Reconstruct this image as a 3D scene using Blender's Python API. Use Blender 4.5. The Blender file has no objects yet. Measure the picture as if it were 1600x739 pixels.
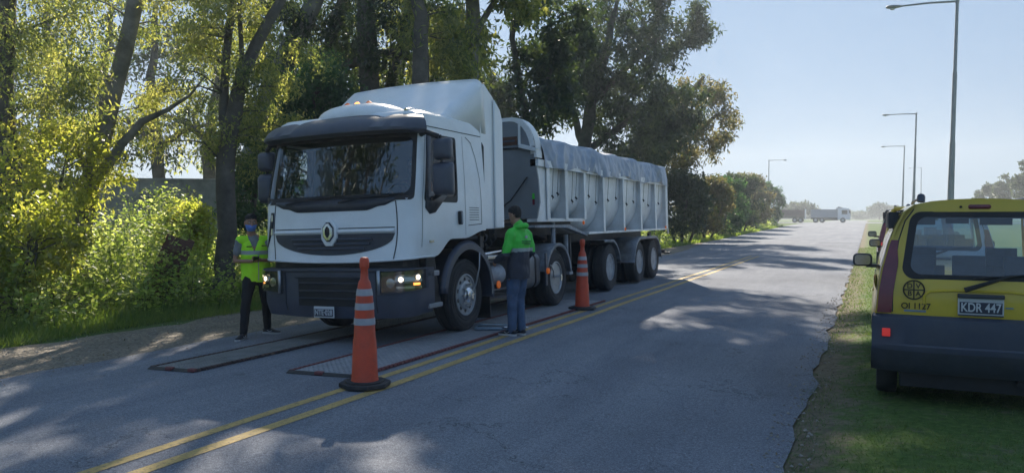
import bpy, bmesh, math, random
import numpy as np
from mathutils import Vector, Matrix
R = math.radians
rnd = random.Random(7)
sc = bpy.context.scene
COL = sc.collection

# ------------------------------------------------------------------ camera
cam_d = bpy.data.cameras.new('camera'); cam = bpy.data.objects.new('camera', cam_d); COL.objects.link(cam)
cam.location = (0, 0, 1.64)
YAW, PITCH = R(24.94), math.atan(29.5 / 1200)
cam.rotation_euler = (R(90) - PITCH, 0, YAW)
cam_d.sensor_width = 36; cam_d.lens = 36 * 1200 / 1600
cam_d.clip_start = 0.05; cam_d.clip_end = 3000
sc.camera = cam
# ------------------------------------------------------------------ sky, sun, exposure
SUN_AZ = R(27.3)      # degrees to the left of +Y
SUN_EL = R(34.5)
w = bpy.data.worlds.new('World'); sc.world = w; w.use_nodes = True
nt = w.node_tree; bg = nt.nodes['Background']
sky = nt.nodes.new('ShaderNodeTexSky'); sky.sky_type = 'NISHITA'; sky.sun_disc = False
sky.sun_elevation = SUN_EL; sky.sun_rotation = -SUN_AZ
sky.air_density = 1.0; sky.dust_density = .7; sky.ozone_density = 3.2; sky.altitude = 30
gm = nt.nodes.new('ShaderNodeGamma'); gm.inputs[1].default_value = .15
tn = nt.nodes.new('ShaderNodeMix'); tn.data_type = 'RGBA'; tn.blend_type = 'MULTIPLY'; tn.inputs[0].default_value = 1; tn.inputs[7].default_value = (.275, .435, .66, 1)
nt.links.new(sky.outputs[0], gm.inputs[0]); nt.links.new(gm.outputs[0], tn.inputs[6])
nt.links.new(tn.outputs[2], bg.inputs[0]); bg.inputs[1].default_value = 0.13
sd = bpy.data.lights.new('sun', 'SUN'); sd.energy = 2.05; sd.angle = R(0.55); sd.color = (1.0, 0.90, 0.76)
so = bpy.data.objects.new('sun', sd); COL.objects.link(so)
d = Vector((-math.sin(SUN_AZ) * math.cos(SUN_EL), math.cos(SUN_AZ) * math.cos(SUN_EL), math.sin(SUN_EL)))
so.rotation_euler = d.to_track_quat('Z', 'Y').to_euler(); so.location = (-30, 60, 60)
sc.view_settings.view_transform = 'Standard'; sc.view_settings.look = 'None'
sc.view_settings.exposure = 2.58; sc.view_settings.gamma = 1
sc.render.engine = 'CYCLES'
cy = sc.cycles
cy.max_bounces = 7; cy.diffuse_bounces = 3; cy.glossy_bounces = 3; cy.transmission_bounces = 4
cy.transparent_max_bounces = 10; cy.volume_bounces = 0; cy.caustics_reflective = False; cy.caustics_refractive = False
cy.use_denoising = True; cy.sample_clamp_indirect = 6

def at(px, py, Z):
    """point seen at photo pixel (px, py) at depth Z metres"""
    u = (px - 800) / 1200; v = (369.5 - py) / 1200
    cp, sp, ca, sa = math.cos(PITCH), math.sin(PITCH), math.cos(YAW), math.sin(YAW)
    F = Vector((-sa * cp, ca * cp, -sp)); Rr = Vector((ca, sa, 0)); U = Rr.cross(F)
    return Vector((0, 0, 1.64)) + (F + Rr * u + U * v) * Z

# ------------------------------------------------------------------ materials
def newmat(name):
    m = bpy.data.materials.new(name); m.use_nodes = True
    return m, m.node_tree, m.node_tree.nodes['Principled BSDF']
def N(t, typ, **kw):
    n = t.nodes.new(typ)
    for k, v in kw.items():
        if k.startswith('i_'): n.inputs[k[2:].replace('_', ' ')].default_value = v
        else: setattr(n, k, v)
    return n
def noise(t, scale, detail=4, rough=.6, co=None, vec_scale=None):
    tc = N(t, 'ShaderNodeTexCoord')
    src = tc.outputs['Object']
    if vec_scale:
        mp = N(t, 'ShaderNodeMapping'); mp.inputs['Scale'].default_value = vec_scale
        t.links.new(src, mp.inputs['Vector']); src = mp.outputs[0]
    n = N(t, 'ShaderNodeTexNoise'); n.inputs['Scale'].default_value = scale
    n.inputs['Detail'].default_value = detail; n.inputs['Roughness'].default_value = rough
    t.links.new(src, n.inputs['Vector']); return n
def ramp(t, fac, stops):
    r = N(t, 'ShaderNodeValToRGB'); cr = r.color_ramp
    while len(cr.elements) < len(stops): cr.elements.new(.5)
    for e, (p, c) in zip(cr.elements, stops):
        e.position = p; e.color = (*c, 1) if len(c) == 3 else c
    t.links.new(fac, r.inputs[0]); return r
def mix(t, fac, a, b, typ='MIX'):
    m = N(t, 'ShaderNodeMix'); m.data_type = 'RGBA'; m.blend_type = typ
    for s, v in ((0, fac), (6, a), (7, b)):
        if isinstance(v, (int, float)): m.inputs[s].default_value = v
        elif isinstance(v, tuple): m.inputs[s].default_value = (*v, 1)
        else: t.links.new(v, m.inputs[s])
    return m.outputs[2]
def bump(t, p, h, strength=.3, dist=.01):
    b = N(t, 'ShaderNodeBump'); b.inputs['Strength'].default_value = strength; b.inputs['Distance'].default_value = dist
    t.links.new(h, b.inputs['Height']); t.links.new(b.outputs[0], p.inputs['Normal'])
def pm(name, col, rough=.5, metal=0, var=.12, scale=6, coat=0, bmp=0, bscale=60, spec=.5, dirt=None, dirt_amt=.3):
    m, t, p = newmat(name)
    n = noise(t, scale, 5)
    lo = tuple(c * (1 - var) for c in col); hi = tuple(min(1, c * (1 + var)) for c in col)
    c = ramp(t, n.outputs[0], [(.3, lo), (.7, hi)]).outputs[0]
    if dirt:
        n2 = noise(t, scale * .6, 8, .7)
        f = ramp(t, n2.outputs[0], [(.45, (0, 0, 0)), (.75, (dirt_amt,) * 3)]).outputs[0]
        c = mix(t, f, c, dirt)
    t.links.new(c, p.inputs['Base Color'])
    p.inputs['Roughness'].default_value = rough; p.inputs['Metallic'].default_value = metal
    p.inputs['Coat Weight'].default_value = coat; p.inputs['Specular IOR Level'].default_value = spec
    if coat: p.inputs['Coat Roughness'].default_value = .08
    if bmp:
        nb = noise(t, bscale, 4); bump(t, p, nb.outputs[0], bmp, .01)
    return m
def emis(name, col, s):
    m, t, p = newmat(name); p.inputs['Base Color'].default_value = (*col, 1)
    p.inputs['Emission Color'].default_value = (*col, 1); p.inputs['Emission Strength'].default_value = s
    return m
def glassm(name, tint, refl=.08, rough=.02, glossc=(1, 1, 1)):
    m, t, p = newmat(name); t.nodes.remove(p)
    out = t.nodes['Material Output']
    tr = N(t, 'ShaderNodeBsdfTransparent'); tr.inputs[0].default_value = (*tint, 1)
    gl = N(t, 'ShaderNodeBsdfGlossy'); gl.inputs['Roughness'].default_value = rough; gl.inputs[0].default_value = (*glossc, 1)
    fr = N(t, 'ShaderNodeLayerWeight'); fr.inputs[0].default_value = .5
    pw = N(t, 'ShaderNodeMath', operation='POWER'); pw.inputs[1].default_value = 5
    ad = N(t, 'ShaderNodeMath', operation='MULTIPLY_ADD', use_clamp=True); ad.inputs[1].default_value = .9; ad.inputs[2].default_value = refl + .04
    mx = N(t, 'ShaderNodeMixShader')
    t.links.new(fr.outputs['Facing'], pw.inputs[0]); t.links.new(pw.outputs[0], ad.inputs[0]); t.links.new(ad.outputs[0], mx.inputs[0])
    t.links.new(tr.outputs[0], mx.inputs[1]); t.links.new(gl.outputs[0], mx.inputs[2]); t.links.new(mx.outputs[0], out.inputs[0])
    return m
def leafm(name, cols, trans, gloss=.06, tmix=.5):
    """leaf: diffuse + translucent, colour differs leaf by leaf and clump by clump"""
    m, t, p = newmat(name); t.nodes.remove(p); out = t.nodes['Material Output']
    ge = N(t, 'ShaderNodeNewGeometry')
    nz = noise(t, .9, 3)
    ad = N(t, 'ShaderNodeMath', operation='ADD'); mu = N(t, 'ShaderNodeMath', operation='MULTIPLY'); mu.inputs[1].default_value = .55
    t.links.new(ge.outputs['Random Per Island'], mu.inputs[0]); t.links.new(mu.outputs[0], ad.inputs[0])
    m2 = N(t, 'ShaderNodeMath', operation='MULTIPLY_ADD'); m2.inputs[1].default_value = 1.5; m2.inputs[2].default_value = -.5
    t.links.new(nz.outputs[0], m2.inputs[0]); t.links.new(m2.outputs[0], ad.inputs[1])
    k = len(cols)
    c = ramp(t, ad.outputs[0], [(.1 + .8 * i / (k - 1), cc) for i, cc in enumerate(cols)]).outputs[0]
    ct = ramp(t, ad.outputs[0], [(.1 + .8 * i / (k - 1), cc) for i, cc in enumerate(trans)]).outputs[0]
    df = N(t, 'ShaderNodeBsdfDiffuse'); t.links.new(c, df.inputs[0])
    tl = N(t, 'ShaderNodeBsdfTranslucent'); t.links.new(ct, tl.inputs[0])
    mx = N(t, 'ShaderNodeMixShader'); mx.inputs[0].default_value = tmix
    t.links.new(df.outputs[0], mx.inputs[1]); t.links.new(tl.outputs[0], mx.inputs[2])
    gl = N(t, 'ShaderNodeBsdfGlossy'); gl.inputs['Roughness'].default_value = .45
    m3 = N(t, 'ShaderNodeMixShader'); m3.inputs[0].default_value = gloss
    t.links.new(mx.outputs[0], m3.inputs[1]); t.links.new(gl.outputs[0], m3.inputs[2]); t.links.new(m3.outputs[0], out.inputs[0])
    return m

M = {}
M['white'] = pm('white_paint', (.80, .81, .82), .32, 0, .04, 2, coat=.4, dirt=(.45, .43, .40), dirt_amt=.3)
M['white_trailer'] = pm('trailer_white_paint', (.78, .79, .80), .42, 0, .07, 3, coat=.1, dirt=(.30, .28, .25), dirt_amt=.45)
M['grey_panel'] = pm('trailer_grey_paint', (.20, .215, .235), .55, 0, .10, 2, dirt=(.14, .13, .12), dirt_amt=.4)
M['plastic'] = pm('dark_plastic', (.036, .042, .056), .48, 0, .2, 9, bmp=.1, dirt=(.10, .09, .08), dirt_amt=.18)
M['plastic2'] = pm('slate_plastic', (.055, .066, .095), .42, 0, .15, 5, dirt=(.12, .11, .10), dirt_amt=.2)
M['black'] = pm('black_part', (.012, .013, .016), .6, 0, .3, 9)
M['seam'] = pm('seam_gap', (.03, .033, .04), .8, 0, .1, 9)
M['chassis'] = pm('chassis_paint', (.028, .030, .036), .6, 0, .3, 7, dirt=(.10, .085, .07), dirt_amt=.4)
M['rubber'] = pm('tyre_rubber', (.028, .029, .033), .75, 0, .2, 8, bmp=.15, dirt=(.09, .085, .08), dirt_amt=.4)
M['rim'] = pm('rim_paint', (.40, .42, .45), .42, .4, .15, 8, dirt=(.10, .085, .07), dirt_amt=.5)
M['rim2'] = pm('trailer_rim_paint', (.32, .345, .39), .6, .2, .25, 6, dirt=(.07, .06, .05), dirt_amt=.6)
M['chrome'] = pm('bright_metal', (.72, .73, .75), .22, 1, .08, 9)
M['alu'] = pm('brushed_metal', (.42, .44, .47), .36, .8, .15, 12, dirt=(.15, .13, .12), dirt_amt=.35)
M['silverplastic'] = pm('silver_strip', (.30, .32, .35), .45, .3, .1, 9)
M['tarp'] = pm('tarp_cloth', (.30, .345, .43), .38, 0, .10, 3, bmp=.12, bscale=9, dirt=(.30, .30, .30), dirt_amt=.35)
M['orange_lamp'] = emis('amber_lens', (.70, .15, .02), .04)
M['orange_lit'] = emis('amber_lens_lit', (1, .32, .06), .6)
M['head_lit'] = emis('headlight_bulb', (1, .80, .52), 1.0)
M['lamp_refl'] = pm('lamp_reflector', (.5, .48, .42), .2, .9, .1, 20)
M['glass'] = glassm('window_glass', (.55, .60, .62), .0)
M['mirror'] = pm('mirror_silver', (.22, .25, .26), .08, 1, .05, 9)
M['lens'] = glassm('lamp_glass', (.85, .87, .9), .05)
M['glass_truck'] = glassm('windscreen_glass', (.40, .47, .50), .09, glossc=(.85, .93, 1))
M['vanglass'] = glassm('van_glass', (.60, .72, .82), .06)
M['interior'] = pm('cab_trim', (.05, .052, .058), .8, 0, .2, 5)
M['seat'] = pm('seat_cloth', (.07, .075, .09), .9, 0, .2, 12)
M['redlens'] = pm('red_lens', (.15, .014, .030), .25, 0, .2, 8, coat=.5)
M['reflex'] = emis('red_reflector_glow', (.85, .05, .04), .04)  # faint glow put into the red; the reflector is no light source
M['yellow'] = pm('yellow_van_paint', (.60, .42, .022), .34, 0, .05, 2, coat=.5, dirt=(.30, .26, .10), dirt_amt=.3)
M['silver'] = pm('silver_paint', (.45, .48, .50), .35, .35, .05, 3, coat=.4)
M['darkcar'] = pm('dark_car_paint', (.02, .024, .03), .3, .2, .1, 3, coat=.5)
M['vanbumper'] = pm('grey_bumper', (.042, .052, .080), .55, 0, .12, 4, bmp=.1, dirt=(.13, .12, .11), dirt_amt=.25)
M['cone'] = pm('cone_rubber', (.58, .065, .022), .5, 0, .12, 7, dirt=(.12, .05, .04), dirt_amt=.5)
M['cone_base'] = pm('cone_base_rubber', (.022, .022, .026), .75, 0, .25, 12, dirt=(.10, .09, .08), dirt_amt=.4)
M['collar'] = pm('reflective_collar', (.34, .35, .38), .5, 0, .1, 18)
M['platebg'] = pm('plate_black', (.03, .035, .06), .5, 0, .1, 9)
M['platewhite'] = pm('plate_white', (.55, .56, .58), .5, 0, .05, 9)
M['decal'] = pm('dark_decal', (.045, .03, .01), .6, 0, .1, 9)
M['hivis'] = pm('hivis_cloth', (.44, .88, .02), .75, 0, .08, 6, bmp=.4, bscale=14)
M['hivis_green'] = pm('green_jacket_cloth', (.065, .56, .055), .6, 0, .1, 6, bmp=.5, bscale=12)
M['navy'] = pm('navy_jacket_cloth', (.026, .032, .050), .7, 0, .2, 6, bmp=.5, bscale=12)
M['band'] = pm('reflective_band', (.34, .38, .38), .5, 0, .1, 9)
M['jeans'] = pm('blue_denim', (.07, .11, .19), .85, 0, .3, 7, bmp=.4, bscale=15)
M['blacktrousers'] = pm('black_trouser_cloth', (.010, .011, .014), .85, 0, .3, 7, bmp=.4, bscale=15)
M['greyshirt'] = pm('grey_shirt_cloth', (.20, .21, .22), .85, 0, .15, 7, bmp=.3, bscale=15)
M['skin'] = pm('skin', (.36, .19, .125), .55, 0, .08, 12)
M['hair'] = pm('dark_hair', (.014, .012, .012), .7, 0, .4, 40, bmp=.6, bscale=80)
M['mask'] = pm('blue_mask_cloth', (.13, .22, .55), .8, 0, .08, 14)
M['shoe'] = pm('dark_shoe', (.014, .016, .024), .6, 0, .2, 12)
M['sole'] = pm('white_sole', (.42, .42, .43), .6, 0, .1, 12)
M['phone'] = pm('phone_case', (.01, .01, .012), .3, 0, .1, 12)
M['pole'] = pm('galvanised_pole', (.28, .30, .32), .6, .2, .12, 2)
M['concrete'] = pm('concrete_wall', (.26, .25, .21), .9, 0, .25, 1.2, bmp=.3, bscale=12, dirt=(.04, .05, .035), dirt_amt=.8)
M['rust'] = pm('rusty_steel', (.10, .045, .028), .85, 0, .35, 5, bmp=.3)
M['mat_top'] = pm('mat_rubber', (.26, .265, .285), .7, .15, .15, 6)
M['mat_edge2'] = pm('dusty_mat_edge', (.07, .045, .042), .8, 0, .3, 20)
M['mat_edge'] = pm('mat_edge_red', (.17, .055, .055), .7, 0, .3, 20)
M['far_red'] = pm('far_trailer_paint', (.09, .055, .06), .6, 0, .2, 2)
M['far_grey'] = pm('far_tipper_paint', (.30, .33, .38), .6, 0, .1, 2)
M['scale_blue'] = pm('scale_platform_paint', (.20, .26, .33), .35, .5, .2, 12)

# ------------------------------------------------------------------ mesh builder
class MB:
    def __init__(s): s.v = []; s.f = []
    def add(s, vs, fs):
        o = len(s.v); s.v += [tuple(v) for v in vs]; s.f += [tuple(i + o for i in f) for f in fs]; return s
    def box(s, c, d, rot=None):
        hx, hy, hz = d[0] / 2, d[1] / 2, d[2] / 2
        vs = [Vector((x, y, z)) for x in (-hx, hx) for y in (-hy, hy) for z in (-hz, hz)]
        if rot is not None: vs = [rot @ v for v in vs]
        vs = [v + Vector(c) for v in vs]
        return s.add(vs, [(0, 1, 3, 2), (4, 6, 7, 5), (0, 4, 5, 1), (2, 3, 7, 6), (0, 2, 6, 4), (1, 5, 7, 3)])
    def bx(s, x0, x1, y0, y1, z0, z1): return s.box(((x0 + x1) / 2, (y0 + y1) / 2, (z0 + z1) / 2), (abs(x1 - x0), abs(y1 - y0), abs(z1 - z0)))
    def tube(s, pts, r, n=8, cap=True, flat=None):
        pts = [Vector(p) for p in pts]; rs = r if isinstance(r, (list, tuple)) else [r] * len(pts)
        o = len(s.v); prev = None; L = len(pts)
        for i, p in enumerate(pts):
            t = (pts[min(i + 1, L - 1)] - pts[max(i - 1, 0)]).normalized()
            if prev is None:
                a = Vector((0, 0, 1)) if abs(t.z) < .9 else Vector((1, 0, 0))
                prev = (a - t * a.dot(t)).normalized()
            else:
                q = prev - t * prev.dot(t)
                if q.length > 1e-5: prev = q.normalized()
            b = t.cross(prev)
            for k in range(n):
                an = 2 * math.pi * k / n
                s.v.append(tuple(p + (prev * math.cos(an) + b * math.sin(an)) * rs[i]))
        for i in range(L - 1):
            for k in range(n):
                s.f.append((o + i * n + k, o + i * n + (k + 1) % n, o + (i + 1) * n + (k + 1) % n, o + (i + 1) * n + k))
        if cap:
            s.f.append(tuple(o + k for k in range(n))[::-1]); s.f.append(tuple(o + (L - 1) * n + k for k in range(n)))
        return s
    def cyl(s, p0, p1, r, n=16): return s.tube([p0, p1], r, n)
    def prism(s, pts, axis, a0, a1):
        """pts 2d polygon in the plane normal to axis (x: (y,z), y: (x,z), z: (x,y)), extruded a0..a1"""
        def mk(p, a): return {'x': (a, p[0], p[1]), 'y': (p[0], a, p[1]), 'z': (p[0], p[1], a)}[axis]
        n = len(pts)
        vs = [mk(p, a0) for p in pts] + [mk(p, a1) for p in pts]
        return s.add(vs, [tuple(range(n))[::-1], tuple(range(n, 2 * n))] + [(i, (i + 1) % n, n + (i + 1) % n, n + i) for i in range(n)])
    def loft(s, loops, close=True, cap0=False, cap1=False):
        o = len(s.v); n = len(loops[0])
        for l in loops: s.v += [tuple(p) for p in l]
        for i in range(len(loops) - 1):
            for k in range(n if close else n - 1):
                s.f.append((o + i * n + k, o + i * n + (k + 1) % n, o + (i + 1) * n + (k + 1) % n, o + (i + 1) * n + k))
        if cap0: s.f.append(tuple(range(o, o + n))[::-1])
        if cap1: s.f.append(tuple(range(o + (len(loops) - 1) * n, o + len(loops) * n)))
        return s
    def lathe(s, prof, c, axis='x', n=32, close=False):
        """prof: (radius, along)"""
        loops = []
        for (r, a) in prof:
            l = []
            for k in range(n):
                an = 2 * math.pi * k / n; q = (r * math.cos(an), r * math.sin(an))
                l.append({'x': (c[0] + a, c[1] + q[0], c[2] + q[1]), 'y': (c[0] + q[0], c[1] + a, c[2] + q[1]), 'z': (c[0] + q[0], c[1] + q[1], c[2] + a)}[axis])
            loops.append(l)
        return s.loft(loops, True, not close, not close)
    def grid(s, fn, us, vs_):
        o = len(s.v); nu = len(us); nv = len(vs_)
        for u in us:
            for v in vs_: s.v.append(tuple(fn(u, v)))
        for i in range(nu - 1):
            for j in range(nv - 1):
                s.f.append((o + i * nv + j, o + (i + 1) * nv + j, o + (i + 1) * nv + j + 1, o + i * nv + j + 1))
        return s
    def mesh(s, name, smooth=40):
        me = bpy.data.meshes.new(name); me.from_pydata(s.v, [], s.f)
        bm = bmesh.new(); bm.from_mesh(me); bmesh.ops.remove_doubles(bm, verts=bm.verts, dist=1e-5)
        bmesh.ops.recalc_face_normals(bm, faces=bm.faces); bm.to_mesh(me); bm.free()
        if smooth:
            me.shade_smooth(); me.set_sharp_from_angle(angle=R(smooth))
        return me
    def build(s, name, mat, parent=None, smooth=40, bevel=0, solid=0, sub=0):
        me = s.mesh(name, smooth); me.materials.append(mat if not isinstance(mat, str) else M[mat])
        o = bpy.data.objects.new(name, me); COL.objects.link(o)
        if parent is not None: o.parent = parent
        if solid:
            m = o.modifiers.new('t', 'SOLIDIFY'); m.thickness = solid; m.offset = -1
        if bevel:
            m = o.modifiers.new('b', 'BEVEL'); m.width = bevel; m.segments = 2; m.limit_method = 'ANGLE'; m.angle_limit = R(35)
        if sub:
            m = o.modifiers.new('s', 'SUBSURF'); m.levels = m.render_levels = sub
        return o
def thing(name, label, cat, loc=(0, 0, 0), rot=(0, 0, 0), group=None):
    o = bpy.data.objects.new(name, None); COL.objects.link(o); o.location = loc; o.rotation_euler = rot
    o.empty_display_size = .2
    o['label'] = label; o['category'] = cat
    if group: o['group'] = group
    return o
def tag(o, label=None, cat=None, group=None, kind=None):
    for k, v in (('label', label), ('category', cat), ('group', group), ('kind', kind)):
        if v: o[k] = v
    return o
def copy_tree(o, parent=None):
    c = o.copy(); COL.objects.link(c)
    if parent is not None: c.parent = parent
    for ch in o.children: copy_tree(ch, c)
    return c
def text(name, body, size, loc, rot, mat, parent, ext=.001, sx=1):
    cu = bpy.data.curves.new(name, 'FONT'); cu.body = body; cu.size = size; cu.extrude = ext; cu.offset = size * .018; cu.align_x = 'CENTER'; cu.align_y = 'CENTER'
    o = bpy.data.objects.new(name, cu); COL.objects.link(o); o.location = loc; o.rotation_euler = rot; o.scale = (sx, 1, 1)
    cu.materials.append(M[mat])
    me = bpy.data.meshes.new_from_object(o.evaluated_get(bpy.context.evaluated_depsgraph_get())); q = bpy.data.objects.new(name, me); bpy.data.objects.remove(o)
    COL.objects.link(q); q.location = loc; q.rotation_euler = rot; q.scale = (sx, 1, 1); q.parent = parent; return q
def lerp(a, b, t): return a + (b - a) * t
def sstep(a, b, x):
    t = max(0, min(1, (x - a) / (b - a))); return t * t * (3 - 2 * t)
def lin(a, b, n): return [a + (b - a) * i / (n - 1) for i in range(n)]

# ------------------------------------------------------------------ ground, road, gravel
XC = -4.5
def far(y): return .62 * sstep(55, 150, y)
def zroad(x, y): return -.028 * abs(x - XC) * (1 - sstep(40, 90, y)) + far(y)
def wob(x, y): return math.sin(x * 1.7 + y * .6) * .5 + math.sin(y * 1.3 - x * .9) * .3 + math.sin(x * 3.1 + 2) * .2
def zg(x, y):
    zr = zroad(x, y)
    if y > 118: return zr - .03
    if x < -10.9:
        return lerp(zr, far(y) - .16, sstep(-10.9, -13, x)) - .01 + .05 * wob(x * .5, y * .5) * sstep(-11, -14, x)
    if x > -.5:
        return lerp(zroad(-.5, y), far(y) - .0, sstep(-.5, .4, x)) - .008 * 0 + .012 * wob(x * 2, y * 2) * sstep(-.4, .5, x)
    return zr - .06 * sstep(-10.9, -10.0, x) * sstep(-.5, -.9, x) - .004

m, t, p = newmat('grass_ground')
n1 = noise(t, .55, 6, .65); n2 = noise(t, 14, 5, .7); n3 = noise(t, 3.2, 5, .7)
g = ramp(t, n2.outputs[0], [(.3, (.040, .072, .018)), (.55, (.072, .125, .028)), (.75, (.13, .18, .05))]).outputs[0]
dr = ramp(t, n2.outputs[0], [(.3, (.10, .085, .055)), (.7, (.19, .165, .115))]).outputs[0]
f = ramp(t, n3.outputs[0], [(.54, (0, 0, 0)), (.68, (.7, .7, .7))]).outputs[0]
tcx = N(t, 'ShaderNodeTexCoord'); sx = N(t, 'ShaderNodeSeparateXYZ'); t.links.new(tcx.outputs['Object'], sx.inputs[0])
ax = N(t, 'ShaderNodeMath', operation='ADD'); ax.inputs[1].default_value = .45; t.links.new(sx.outputs[0], ax.inputs[0])
aa = N(t, 'ShaderNodeMath', operation='ABSOLUTE'); t.links.new(ax.outputs[0], aa.inputs[0])
n9 = noise(t, 4.5, 6, .7); sb = N(t, 'ShaderNodeMath', operation='MULTIPLY_ADD'); sb.inputs[1].default_value = 1.5; t.links.new(n9.outputs[0], sb.inputs[0]); ng = N(t, 'ShaderNodeMath', operation='MULTIPLY'); ng.inputs[1].default_value = -1; t.links.new(aa.outputs[0], ng.inputs[0]); t.links.new(ng.outputs[0], sb.inputs[2])
fe = ramp(t, sb.outputs[0], [(.30, (0, 0, 0)), (.60, (1, 1, 1))]).outputs[0]; f = mix(t, 1.0, f, fe, 'LIGHTEN')
c = mix(t, f, g, dr); t.links.new(c, p.inputs['Base Color']); p.inputs['Roughness'].default_value = .95; p.inputs['Specular IOR Level'].default_value = .2
bump(t, p, n2.outputs[0], .8, .03); M['ground'] = m
m, t, p = newmat('gravel_dirt')
n1 = noise(t, 1.1, 6, .7); n2 = noise(t, 70, 3, .8); vo = N(t, 'ShaderNodeTexVoronoi'); vo.inputs['Scale'].default_value = 38
tc = N(t, 'ShaderNodeTexCoord'); t.links.new(tc.outputs['Object'], vo.inputs['Vector'])
c1 = ramp(t, n1.outputs[0], [(.3, (.145, .128, .10)), (.7, (.27, .235, .19))]).outputs[0]
c2 = ramp(t, vo.outputs['Color'], [(.2, (.55, .55, .55)), (.9, (1.35, 1.3, 1.25))]).outputs[0]
c = mix(t, 1.0, c1, c2, 'MULTIPLY'); t.links.new(c, p.inputs['Base Color']); p.inputs['Roughness'].default_value = .95
bump(t, p, vo.outputs['Distance'], .7, .02); M['gravel'] = m
m, t, p = newmat('asphalt')
n1 = noise(t, .35, 5, .6); n2 = noise(t, 120, 2, .7); n4 = noise(t, 1.6, 5, .65, vec_scale=(1, .12, 1))
c1 = ramp(t, n1.outputs[0], [(.3, (.172, .186, .218)), (.7, (.225, .243, .285))]).outputs[0]
c2 = ramp(t, n2.outputs[0], [(.3, (.62, .62, .62)), (.5, (1, 1, 1)), (.72, (1.7, 1.66, 1.6))]).outputs[0]
c = mix(t, 1.0, c1, c2, 'MULTIPLY')
c3 = ramp(t, n4.outputs[0], [(.35, (.86, .86, .87)), (.65, (1.12, 1.11, 1.08))]).outputs[0]
c = mix(t, 1.0, c, c3, 'MULTIPLY')
# fine cracks
vo = N(t, 'ShaderNodeTexVoronoi'); vo.feature = 'DISTANCE_TO_EDGE'; vo.inputs['Scale'].default_value = .9
nz = noise(t, 2.3, 6, .7); tc = N(t, 'ShaderNodeTexCoord')
vm = N(t, 'ShaderNodeVectorMath', operation='MULTIPLY_ADD'); vm.inputs[1].default_value = (.9, .9, .9)
t.links.new(nz.outputs['Color'], vm.inputs[0]); t.links.new(tc.outputs['Object'], vm.inputs[2]); t.links.new(vm.outputs[0], vo.inputs['Vector'])
ck = ramp(t, vo.outputs['Distance'], [(.0, (1, 1, 1)), (.012, (0, 0, 0))]).outputs[0]
nm = noise(t, .5, 3); ckm = ramp(t, nm.outputs[0], [(.52, (0, 0, 0)), (.6, (.75, .75, .75))]).outputs[0]
cf = mix(t, 1.0, ck, ckm, 'MULTIPLY'); c = mix(t, cf, c, (.02, .02, .022))
n5 = noise(t, 42, 3, .8); c5 = ramp(t, n5.outputs[0], [(.32, (.72, .72, .73)), (.5, (1, 1, 1)), (.7, (1.32, 1.30, 1.27))]).outputs[0]; c = mix(t, 1.0, c, c5, 'MULTIPLY')
n6 = noise(t, 1.1, 6, .75); f6 = ramp(t, n6.outputs[0], [(.62, (0, 0, 0)), (.72, (.45, .45, .45))]).outputs[0]; c = mix(t, f6, c, (.075, .078, .085))
t.links.new(c, p.inputs['Base Color']); p.inputs['Roughness'].default_value = .92; p.inputs['Specular IOR Level'].default_value = .15
mh = N(t, 'ShaderNodeMath', operation='ADD'); t.links.new(n2.outputs[0], mh.inputs[0]); t.links.new(n5.outputs[0], mh.inputs[1])
bump(t, p, mh.outputs[0], .7, .018); M['asphalt'] = m
def linem(name, col):
    m, t, p = newmat(name)
    n1 = noise(t, 26, 6, .8); n2 = noise(t, 2.2, 4, .6); n3 = noise(t, 120, 2, .7)
    c1 = ramp(t, n2.outputs[0], [(.3, tuple(x * .8 for x in col)), (.7, tuple(x * 1.1 for x in col))]).outputs[0]
    f = ramp(t, n1.outputs[0], [(.50, (.12, .12, .12)), (.66, (.9, .9, .9))]).outputs[0]
    c = mix(t, f, c1, (.085, .083, .078)); t.links.new(c, p.inputs['Base Color']); p.inputs['Roughness'].default_value = .75
    bump(t, p, n3.outputs[0], .5, .01); return m
M['line'] = linem('worn_yellow_line', (.52, .36, .12))

def nonlin(a, b, fine, n1, n2_, n3_):
    return sorted(set([round(x, 3) for x in lin(a, fine[0], n1) + lin(fine[0], fine[1], n2_) + lin(fine[1], b, n3_)]))
xs = nonlin(-900, 900, (-24, 6), 14, 90, 14)
ys = nonlin(-200, 1400, (-6, 70), 10, 110, 26) 
ys = sorted(set(ys + lin(72, 160, 30)))
b = MB(); b.grid(lambda x, y: (x, y, zg(x, y)), xs, ys)
tag(b.build('ground', 'ground', smooth=60), kind='structure')
b = MB()
ry = sorted(set(lin(-40, 0, 12) + lin(0, 60, 160) + lin(60, 300, 60)))
def redge(y, s): return .035 * math.sin(y * 2.1 + s) + .025 * math.sin(y * 5.3 + 2 * s) + .015 * math.sin(y * 13.1)
def road_pt(k, y):
    wl = -8.5 - 2.2 * sstep(34, 60, y); wr = -.52
    x = [wl + redge(y, 0), lerp(wl, XC, .33), lerp(wl, XC, .66), XC, lerp(XC, wr, .33), lerp(XC, wr, .66), wr + redge(y, 3)][k]
    return (x, y, zroad(x, y) + .006)
b.grid(road_pt, list(range(7)), ry); tag(b.build('road', 'asphalt', smooth=60), kind='structure')
b = MB(); b.grid(lambda x, y: (x, y, far(y) + .012), [-400, -60, -10.5, -.5, 60, 300], [150, 157, 164, 171, 178])
tag(b.build('crossing_road', 'asphalt', smooth=60), kind='structure')
b = MB()
def grav(k, y):
    x0 = -10.95 + .22 * math.sin(y * .9) + .12 * math.sin(y * 2.7 + 1) + .07 * math.sin(y * 6.1)
    x1 = -8.2
    x = lerp(x0, x1, k / 5); return (x, y, zroad(x, y) + .002 + (.002 if k else -.004))
b.grid(grav, list(range(6)), lin(-30, 60, 220)); tag(b.build('gravel_shoulder', 'gravel', smooth=60), kind='structure')
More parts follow.
